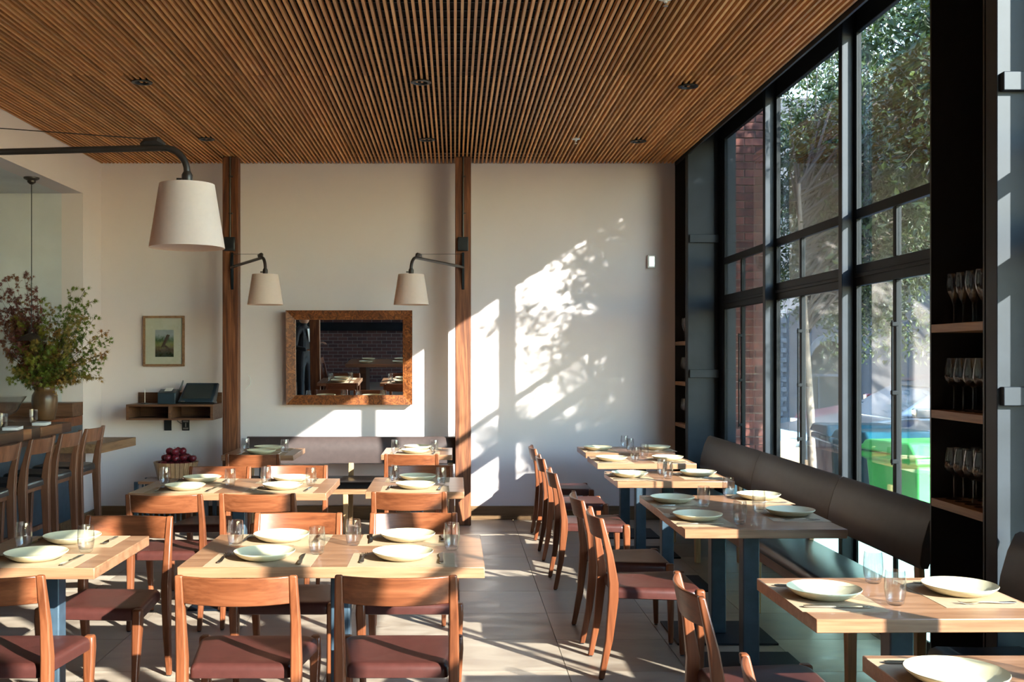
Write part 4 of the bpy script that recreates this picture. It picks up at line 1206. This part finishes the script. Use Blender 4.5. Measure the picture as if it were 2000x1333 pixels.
# ---------------------------------------------------------------- stemware on the shelf units
def make_stem(kind):
    r = empty('champagne_flute' if kind == 'flute' else 'wine_glass'); tag(r, kind, 'glass')
    if kind == 'flute':
        H, bowl = 0.225, [(0.004, 0.09), (0.012, 0.10), (0.028, 0.14), (0.0335, 0.175), (0.028, 0.225), (0.0272, 0.225), (0.0325, 0.175), (0.027, 0.141), (0.011, 0.104), (0.001, 0.100)]
        st = 0.092
    else:
        bowl = [(0.004, 0.105), (0.022, 0.113), (0.038, 0.132), (0.042, 0.15), (0.038, 0.19), (0.031, 0.232), (0.0302, 0.232), (0.037, 0.19), (0.041, 0.15), (0.037, 0.134), (0.021, 0.117), (0.001, 0.113)]
        st = 0.107
    MB().lathe(bowl, 24).build('bowl', 'drinking_glass', r, smooth=60)
    MB().lathe([(0.0055, 0.004), (0.0032, 0.02), (0.0032, st - 0.01), (0.005, st)], 10).build('stem', 'drinking_glass', r, smooth=60)
    MB().lathe([(0.001, 0.0), (0.034, 0.0), (0.034, 0.0015), (0.006, 0.005), (0.001, 0.006)], 24).build('foot', 'drinking_glass', r, smooth=60)
    return r
flute = Proto(make_stem('flute')); wine = Proto(make_stem('wine'))
ords = ['farthest', 'second', 'third', 'fourth', 'fifth', 'nearest']
for zi, (z, pr, nm) in enumerate(((1.7465, flute, 'champagne flute on the top'), (1.3615, wine, 'wine glass on the middle'), (0.9615, wine, 'wine glass on the bottom'))):
    for j in range(5):
        for kx, x in enumerate((2.235, 2.345)):
            yy = 4.70 - j * 0.087 + (0.02 if kx else 0)
            if yy - 0.035 < 4.30: continue
            pr.place((x, yy, z), 0, '%s shelf of the near unit, %s row, %s from the window' % (nm, 'front' if kx == 0 else 'back', ords[j] if j else 'first'), 'stemware on the near shelf unit')
for zi, (z, pr, nm) in enumerate(((1.7465, flute, 'flute on the top'), (1.3615, wine, 'wine glass on the middle'), (0.9615, wine, 'wine glass on the bottom'))):
    for j in range(4):
        pr.place((2.235 + 0.0, 9.90 + j * 0.098, z), 0, 'distant %s shelf of the far corner unit, %s' % (nm, ('first from column', 'second from column', 'second from wall', 'nearest the wall')[j]), 'stemware on the far shelf unit')

# ---------------------------------------------------------------- person reflected in the mirror
def skin_figure(name, verts, edges, radii, mat, parent, root=0, sub=2):
    me = bpy.data.meshes.new(name); me.from_pydata(verts, edges, []); me.update()
    me.materials.append(MAT[mat])
    o = bpy.data.objects.new(name, me); COL.objects.link(o); o.parent = parent
    o.modifiers.new('skin', 'SKIN')
    if not len(me.skin_vertices):
        import bmesh
        bmh = bmesh.new(); bmh.from_mesh(me); bmh.verts.layers.skin.verify(); bmh.to_mesh(me); bmh.free()
    layer = me.skin_vertices[0]
    for i, rr_ in enumerate(radii):
        layer.data[i].radius = (rr_[0], rr_[1]) if isinstance(rr_, tuple) else (rr_, rr_)
    layer.data[root].use_root = True
    ss = o.modifiers.new('sub', 'SUBSURF'); ss.levels = sub; ss.render_levels = sub
    return o
PERSON = True
if PERSON:
    r = empty('person', (-2.52, 2.95, 0), math.radians(-60)); tag(r, 'person in dark suit and white shirt standing, reflected at left in the mirror', 'person')
    V = [(0, 0, 0.98), (0, 0, 1.12), (0, 0.01, 1.30), (0, 0, 1.44), (0, 0, 1.51), (0, 0.02, 1.60), (0, 0.02, 1.70),
         (-0.17, 0, 1.42), (-0.21, -0.02, 1.16), (-0.17, 0.20, 1.12),
         (0.17, 0, 1.42), (0.21, -0.02, 1.16), (0.14, 0.20, 1.22),
         (-0.09, 0, 0.92), (-0.10, 0.01, 0.50), (-0.10, -0.02, 0.09), (-0.11, 0.14, 0.03),
         (0.09, 0, 0.92), (0.10, 0.01, 0.50), (0.10, -0.02, 0.09), (0.11, 0.14, 0.03)]
    E = [(0, 1), (1, 2), (2, 3), (3, 4), (4, 5), (5, 6), (3, 7), (7, 8), (8, 9), (3, 10), (10, 11), (11, 12), (0, 13), (13, 14), (14, 15), (15, 16), (0, 17), (17, 18), (18, 19), (19, 20)]
    RR = [(0.15, 0.10), (0.13, 0.095), (0.16, 0.11), (0.11, 0.08), 0.055, (0.075, 0.09), (0.06, 0.075), 0.062, 0.047, 0.034, 0.062, 0.047, 0.034, 0.088, 0.062, 0.042, 0.036, 0.088, 0.062, 0.042, 0.036]
    body = skin_figure('body', V, E, RR, 'dark_suit', r)
    MB().sphere((0, 0.02, 1.635), 0.088, 20, 14, 1.28).build('head', 'skin', r, smooth=80)
    hr = MB(); hr.sphere((0, -0.005, 1.665), 0.096, 20, 14, 1.05); hr.build('hair', 'black_hair', r, smooth=80)
    MB().loft([[(-0.012, 0.10, 1.62), (0.012, 0.10, 1.62), (0.008, 0.10, 1.66), (-0.008, 0.10, 1.66)], [(-0.006, 0.128, 1.615), (0.006, 0.128, 1.615), (0.003, 0.11, 1.655), (-0.003, 0.11, 1.655)]]).build('nose', 'skin', r)
    for s_ in (-1, 1):
        MB().sphere((s_ * 0.03, 0.098, 1.66), 0.010, 8, 6).build('eye', 'white_shirt', r)
        MB().sphere((s_ * 0.088, 0.01, 1.64), 0.018, 8, 6, 1.5).build('ear', 'skin', r)
    MB().prism_y([(-0.05, 1.46), (0.05, 1.46), (0.0, 1.24)], 0.115, 0.128).build('shirt_front', 'white_shirt', r)
    for s_, P in ((-1, (-0.17, 0.21, 1.12)), (1, (0.14, 0.21, 1.22))):
        hv = [P, (P[0] - s_ * 0.005, P[1] + 0.05, P[2] + 0.005), (P[0] - s_ * 0.01, P[1] + 0.085, P[2] + 0.008)]
        he = [(0, 1), (1, 2)]; hrad = [(0.026, 0.018), (0.036, 0.016), (0.036, 0.014)]
        for f_ in range(4):
            b0 = len(hv); off = (f_ - 1.5) * 0.019; ln = (0.060, 0.070, 0.066, 0.052)[f_]
            hv += [(P[0] + off, P[1] + 0.092, P[2] + 0.006), (P[0] + off, P[1] + 0.092 + ln * 0.6, P[2] - 0.002), (P[0] + off, P[1] + 0.092 + ln, P[2] - 0.022)]
            he += [(2, b0), (b0, b0 + 1), (b0 + 1, b0 + 2)]; hrad += [0.0088, 0.008, 0.0065]
        b0 = len(hv)
        hv += [(P[0] - s_ * 0.035, P[1] + 0.055, P[2] + 0.0), (P[0] - s_ * 0.052, P[1] + 0.09, P[2] - 0.008)]
        he += [(1, b0), (b0, b0 + 1)]; hrad += [0.011, 0.008]
        skin_figure('hand', hv, he, hrad, 'skin', r, 0, 1)

# ---------------------------------------------------------------- outside
tag(B(2.62, 4.6, -8, 26, -0.15, -0.02).build('sidewalk', 'concrete', smooth=0), kind='structure', label='pale concrete pavement outside the windows')
tag(B(4.6, 40, -20, 60, -0.25, -0.14).build('street', 'asphalt', smooth=0), kind='structure', label='asphalt street beyond the pavement')

# brick pier built of single bricks
br = B(2.58, 3.06, 10.105, 10.7, -0.1, 4.6).build('brick_pier', 'mortar', smooth=0)
tag(br, 'red brick pier seen through the first window', 'wall')
bl = 0.205; bh = 0.0756
meb = {}
def brick_mesh(w):
    k = round(w, 3)
    if k not in meb: meb[k] = B(0.005, w - 0.005, -0.012, 0.02, 0.005, bh - 0.005).mesh('brick', 'brick_clay', 0)
    return meb[k]
row = 0; z = 0.3
rb = random.Random(5)
while z < 4.3:
    x = 2.58 if row % 2 == 0 else 2.58 - 0.1
    while x < 3.06 - 0.02:
        x0 = max(x, 2.58); x1 = min(x + bl, 3.06)
        if x1 - x0 > 0.03:
            o = bpy.data.objects.new('brick', brick_mesh(x1 - x0)); COL.objects.link(o)
            o.location = (x0, 10.10 + rb.uniform(-0.003, 0.003), z); o.parent = br
            o.rotation_euler = (0, rb.uniform(-0.008, 0.008), rb.uniform(-0.01, 0.01))
        x += bl
    z += bh; row += 1
# the building facade beside/above (keeps light out beyond the wall)
# grey building across the street with an arched doorway
r = empty('grey_building', (10.7, 30, 0)); tag(r, 'grey rendered building across the street with an arched doorway', 'building')
mb = MB(); N = 16
aw, az = 0.62, 1.15
arc = [(aw * math.cos(PI * i / N), az + 0.9 * math.sin(PI * i / N)) for i in range(N + 1)]
left = [(-8, -0.2), (-aw, -0.2)] + [p for p in reversed(arc)] 
poly_pts = []
for i in range(N):
    (x0, z0), (x1, z1) = arc[i], arc[i + 1]
    mb.loft([[(x0, 0, z0), (x1, 0, z1), (x1, 0, 9), (x0, 0, 9)], [(x0, 0.5, z0), (x1, 0.5, z1), (x1, 0.5, 9), (x0, 0.5, 9)]])
mb.box(aw, 12, 0, 0.5, -0.2, 9); mb.box(-8, -aw, 0, 0.5, -0.2, 9)
mb.build('facade', 'grey_render', r, smooth=0)
ring = []
for i in range(N):
    a0, a1 = PI * i / N, PI * (i + 1) / N
    mb = MB(); o_ = 1.22
    pts = [(aw * math.cos(a0), az + 0.9 * math.sin(a0)), (aw * o_ * math.cos(a0), az + 0.9 * o_ * math.sin(a0)), (aw * o_ * math.cos(a1), az + 0.9 * o_ * math.sin(a1)), (aw * math.cos(a1), az + 0.9 * math.sin(a1))]
    mb.prism_y(pts, -0.06, 0.0).build('arch_stone', 'pale_trim', r, smooth=0)
B(-aw, aw, 0.3, 0.36, -0.2, 2.1).build('door_leaf', 'dark_door', r)
B(-aw, aw, 0.22, 0.3, 1.02, 1.10).build('transom_bar', 'pale_trim', r)
B(-0.22, -0.19, 0.24, 0.3, -0.2, 1.02).build('glazing_bar', 'pale_trim', r)
for k in range(22):
    for j in range(2):
        w = 0.32 if (k + j) % 2 else 0.22
        x = -1.55
        B(x, x + w, -0.05, 0.0, -0.1 + k * 0.14, 0.03 + k * 0.14).build('quoin', 'pale_trim', r, smooth=0) if j == 0 else None
for k in range(3):
    B(-1.98 , -1.72, -0.02, 0.0, 0.2 + k * 0.75, 0.75 + k * 0.75).build('window', 'dark_door', r)
tag(B(17, 40, 6, 29, -0.2, 8).build('brown_building', 'grey_render', smooth=0), 'large dull building across the street behind the trees', 'building')

# cars
def car(x, y, paint, label, L=4.3, rz=0):
    """nose towards -X"""
    r = empty('car', (x, y, -0.14), rz); tag(r, label, 'car')
    W = 0.86
    body = [(0.0, 0.35), (0.02, 0.62), (0.15, 0.78), (1.05, 0.95), (1.25, 0.97), (3.3, 1.0), (4.1, 0.98), (4.28, 0.85), (4.3, 0.40), (4.1, 0.25)]
    body += [(3.75, 0.25), (3.70, 0.45), (3.58, 0.60), (3.40, 0.66), (3.22, 0.60), (3.10, 0.45), (3.05, 0.25), (1.25, 0.25), (1.20, 0.45), (1.08, 0.60), (0.90, 0.66), (0.72, 0.60), (0.60, 0.45), (0.55, 0.25), (0.1, 0.25)]
    def prof(s, pts): return [(px_, s * W * (1 if pz < 0.9 else 0.96), pz) for px_, pz in pts]
    MB().loft([prof(1, body), prof(-1, body)]).build('body', paint, r, bevel=0.03, seg=3)
    cab = [(1.15, 0.96), (1.85, 1.36), (2.2, 1.42), (3.0, 1.40), (3.4, 1.30), (3.95, 0.98)]
    cb = [[(a, s * (W * 0.94 if z_ < 1.0 else W * 0.76), z_) for a, z_ in cab] for s in (1, -1)]
    MB().loft(cb).build('cabin_glass', 'car_glass', r, bevel=0.02)
    roof = [(1.80, 1.35), (2.2, 1.435), (3.0, 1.415), (3.45, 1.30), (3.0, 1.38), (2.2, 1.395)]
    MB().loft([[(a, s * W * 0.77, z_) for a, z_ in roof] for s in (1, -1)]).build('roof_panel', paint, r, bevel=0.01)
    for s in (-1, 1):
        MB().loft([[(2.42, s * W * 0.95, 0.98), (2.50, s * W * 0.95, 0.98), (2.50, s * W * 0.78, 1.41), (2.42, s * W * 0.78, 1.41)], [(2.42, s * W * 0.92, 0.98), (2.50, s * W * 0.92, 0.98), (2.50, s * W * 0.75, 1.41), (2.42, s * W * 0.75, 1.41)]]).build('door_pillar', paint, r)
        B(1.35, 1.55, s * 0.98 - 0.07, s * 0.98 + 0.07, 0.98, 1.10).build('side_mirror', paint, r, bevel=0.02)
        for wx in (0.90, 3.40):
            w = MB(); 
            rings = [[(wx + rr2 * math.cos(2 * PI * j / 24), s * yy2, 0.31 + rr2 * math.sin(2 * PI * j / 24)) for j in range(24)] for rr2, yy2 in ((0.29, 0.66), (0.31, 0.70), (0.31, 0.84), (0.28, 0.86), (0.19, 0.86))]
            w.loft(rings); wo = w.build('wheel', 'tyre_rubber', r)
            rings = [[(wx + rr2 * math.cos(2 * PI * j / 24), s * yy2, 0.31 + rr2 * math.sin(2 * PI * j / 24)) for j in range(24)] for rr2, yy2 in ((0.19, 0.862), (0.16, 0.85), (0.05, 0.87))]
            MB().loft(rings).build('hub_cap', 'aluminium', wo)
    B(-0.02, 0.05, -0.72, -0.45, 0.60, 0.70).build('headlamp', 'aluminium', r, bevel=0.01)
    B(-0.02, 0.05, 0.45, 0.72, 0.60, 0.70).build('headlamp', 'aluminium', r, bevel=0.01)
    return r
car(4.75, 11.3, 'blue_paint', 'blue car parked outside the third window')
car(4.3, 13.9, 'charcoal_paint', 'charcoal car behind the tree trunk outside the second window')
car(5.75, 17.2, 'red_paint', 'dark red car parked farther off outside the second window')

# wheelie bins right outside the glass
def wheelie_bin(x, y, mat, label, rz=0):
    r = empty('wheelie_bin', (x, y, -0.02), rz); tag(r, label, 'bin', 'wheelie bins outside the windows')
    MB().bar([(0, 0, 0.06), (0, 0, 0.93), (0, 0, 0.932), (0, 0, 0.98)], [(0.40, 0.42), (0.52, 0.56), (0.57, 0.61), (0.57, 0.61)]).build('body', mat, r, bevel=0.02)
    MB().loft([[(s * 0.30, -0.32, 0.98), (s * 0.30, 0.31, 0.99), (s * 0.28, 0.26, 1.06), (s * 0.28, -0.22, 1.07)] for s in (1, -1)]).build('lid', mat, r, bevel=0.015)
    MB().tube([(-0.24, 0.36, 1.0), (0.24, 0.36, 1.0)], 0.016).build('handle', mat, r)
    for s in (-1, 1):
        w = MB()
        w.loft([[(s * xx, 0.20 + rr2 * math.cos(2 * PI * j / 18), 0.10 + rr2 * math.sin(2 * PI * j / 18)) for j in range(18)] for xx, rr2 in ((0.22, 0.09), (0.22, 0.10), (0.27, 0.10), (0.27, 0.05))])
        w.build('wheel', 'tyre_rubber', r)
    return r
wheelie_bin(3.12, 6.95, 'green_plastic', 'bright green wheelie bin outside the third window', 0.2)
wheelie_bin(3.25, 7.9, 'teal_plastic', 'teal wheelie bin behind the green one outside the third window', 0.1)
wheelie_bin(3.30, 8.65, 'teal_plastic', 'teal wheelie bin by the tree trunk outside the second window', -0.1)

# street trees
def tree(base, lean, height, crown, n_leaf, leaf, label, seed, trunk_r=0.06, droop=0.5):
    rg = random.Random(seed)
    r = empty('street_tree', base); tag(r, label, 'tree')
    top = Vector((lean[0], lean[1], height))
    path = [Vector((0, 0, -0.05)), Vector((0.0, 0, 0.25)), top * 0.35 + Vector((0.02, 0, 0)), top * 0.65, top]
    MB().tube(path, [trunk_r * 1.9, trunk_r * 1.15, trunk_r, trunk_r * 0.8, trunk_r * 0.45], 10).build('trunk', 'bark', r, smooth=60)
    cx, cy, cz, rx, ry, rz = crown
    cx -= base[0]; cy -= base[1]
    brm = MB(); lf = MB()
    nb = max(24, n_leaf // 260)
    per = n_leaf // nb
    for b_ in range(nb):
        while True:
            q = Vector((rg.uniform(-1, 1), rg.uniform(-1, 1), rg.uniform(-1, 1)))
            if 0.15 < q.length < 1: break
        E = Vector((cx + q.x * rx, cy + q.y * ry, cz + q.z * rz))
        st = path[2].lerp(top, rg.uniform(0.3, 1.0))
        md = st.lerp(E, 0.55) + Vector((0, 0, 0.25))
        pp = [st.lerp(md, t / 4).lerp(md.lerp(E, t / 4), t / 4) for t in range(5)]
        brm.tube(pp, [0.016, 0.013, 0.010, 0.007, 0.004], 5)
        # weeping twigs carrying leaves
        nt_ = 9
        for t_ in range(nt_):
            a = pp[rg.choice((2, 3, 4))] + Vector((rg.uniform(-0.2, 0.2), rg.uniform(-0.2, 0.2), rg.uniform(-0.15, 0.2)))
            dr = Vector((rg.uniform(-0.4, 0.4), rg.uniform(-0.4, 0.4), -droop * rg.uniform(0.2, 1.0)))
            e = a + dr * rg.uniform(0.5, 1.0)
            brm.tube([a, e], [0.003, 0.0015], 3)
            for l_ in range(per // nt_):
                p = a.lerp(e, rg.random()) + Vector((rg.gauss(0, 0.045), rg.gauss(0, 0.045), rg.gauss(0, 0.045)))
                d = Vector((rg.uniform(-1, 1), rg.uniform(-1, 1), rg.uniform(-1.4, 0.4))).normalized()
                s = d.cross(Vector((rg.uniform(-1, 1), rg.uniform(-1, 1), rg.uniform(-1, 1)))).normalized()
                L_ = leaf * rg.uniform(0.7, 1.25); w = L_ * 0.22
                n_ = s.cross(d) * (w * 0.35)
                k = len(lf.v)
                lf.v += [tuple(p), tuple(p + d * L_ * 0.45 + s * w + n_), tuple(p + d * L_), tuple(p + d * L_ * 0.45 - s * w + n_)]
                lf.f += [(k, k + 1, k + 2), (k, k + 2, k + 3)]
    brm.build('branches', 'dark_bark', r, kind='stuff')
    lf.build('leaves', 'street_leaf', r, smooth=0, kind='stuff')
    return r
tree((3.28, 9.6, 0), (-0.1, 0.1), 3.2, (4.45, 10.95, 3.5, 1.2, 1.2, 1.8), 46000, 0.06, 'slim street tree with pale trunk outside the second window', 21, 0.035)
tree((4.35, 7.7, 0), (0.1, 0.2), 3.4, (4.35, 8.0, 4.0, 1.25, 1.45, 2.0), 36000, 0.075, 'leafy street tree close to the glass outside the third window', 22, 0.06)
tree((8.7, 15.6, 0), (0.0, 0.0), 4.0, (8.3, 15.6, 5.2, 2.9, 2.2, 3.3), 36000, 0.09, 'big dark street tree farther along the street', 23, 0.10)
tree((11.0, 22.5, 0), (0.0, 0.0), 5.0, (10.6, 22.5, 7.4, 4.5, 3.5, 4.6), 30000, 0.16, 'tall tree in front of the grey building', 24, 0.14)

tree((6.4, 4.7, 0), (0.0, 0.0), 3.6, (6.35, 4.6, 4.55, 1.05, 1.1, 1.5), 11000, 0.075, 'street tree beyond the near window whose shade dapples the back wall', 25, 0.08)
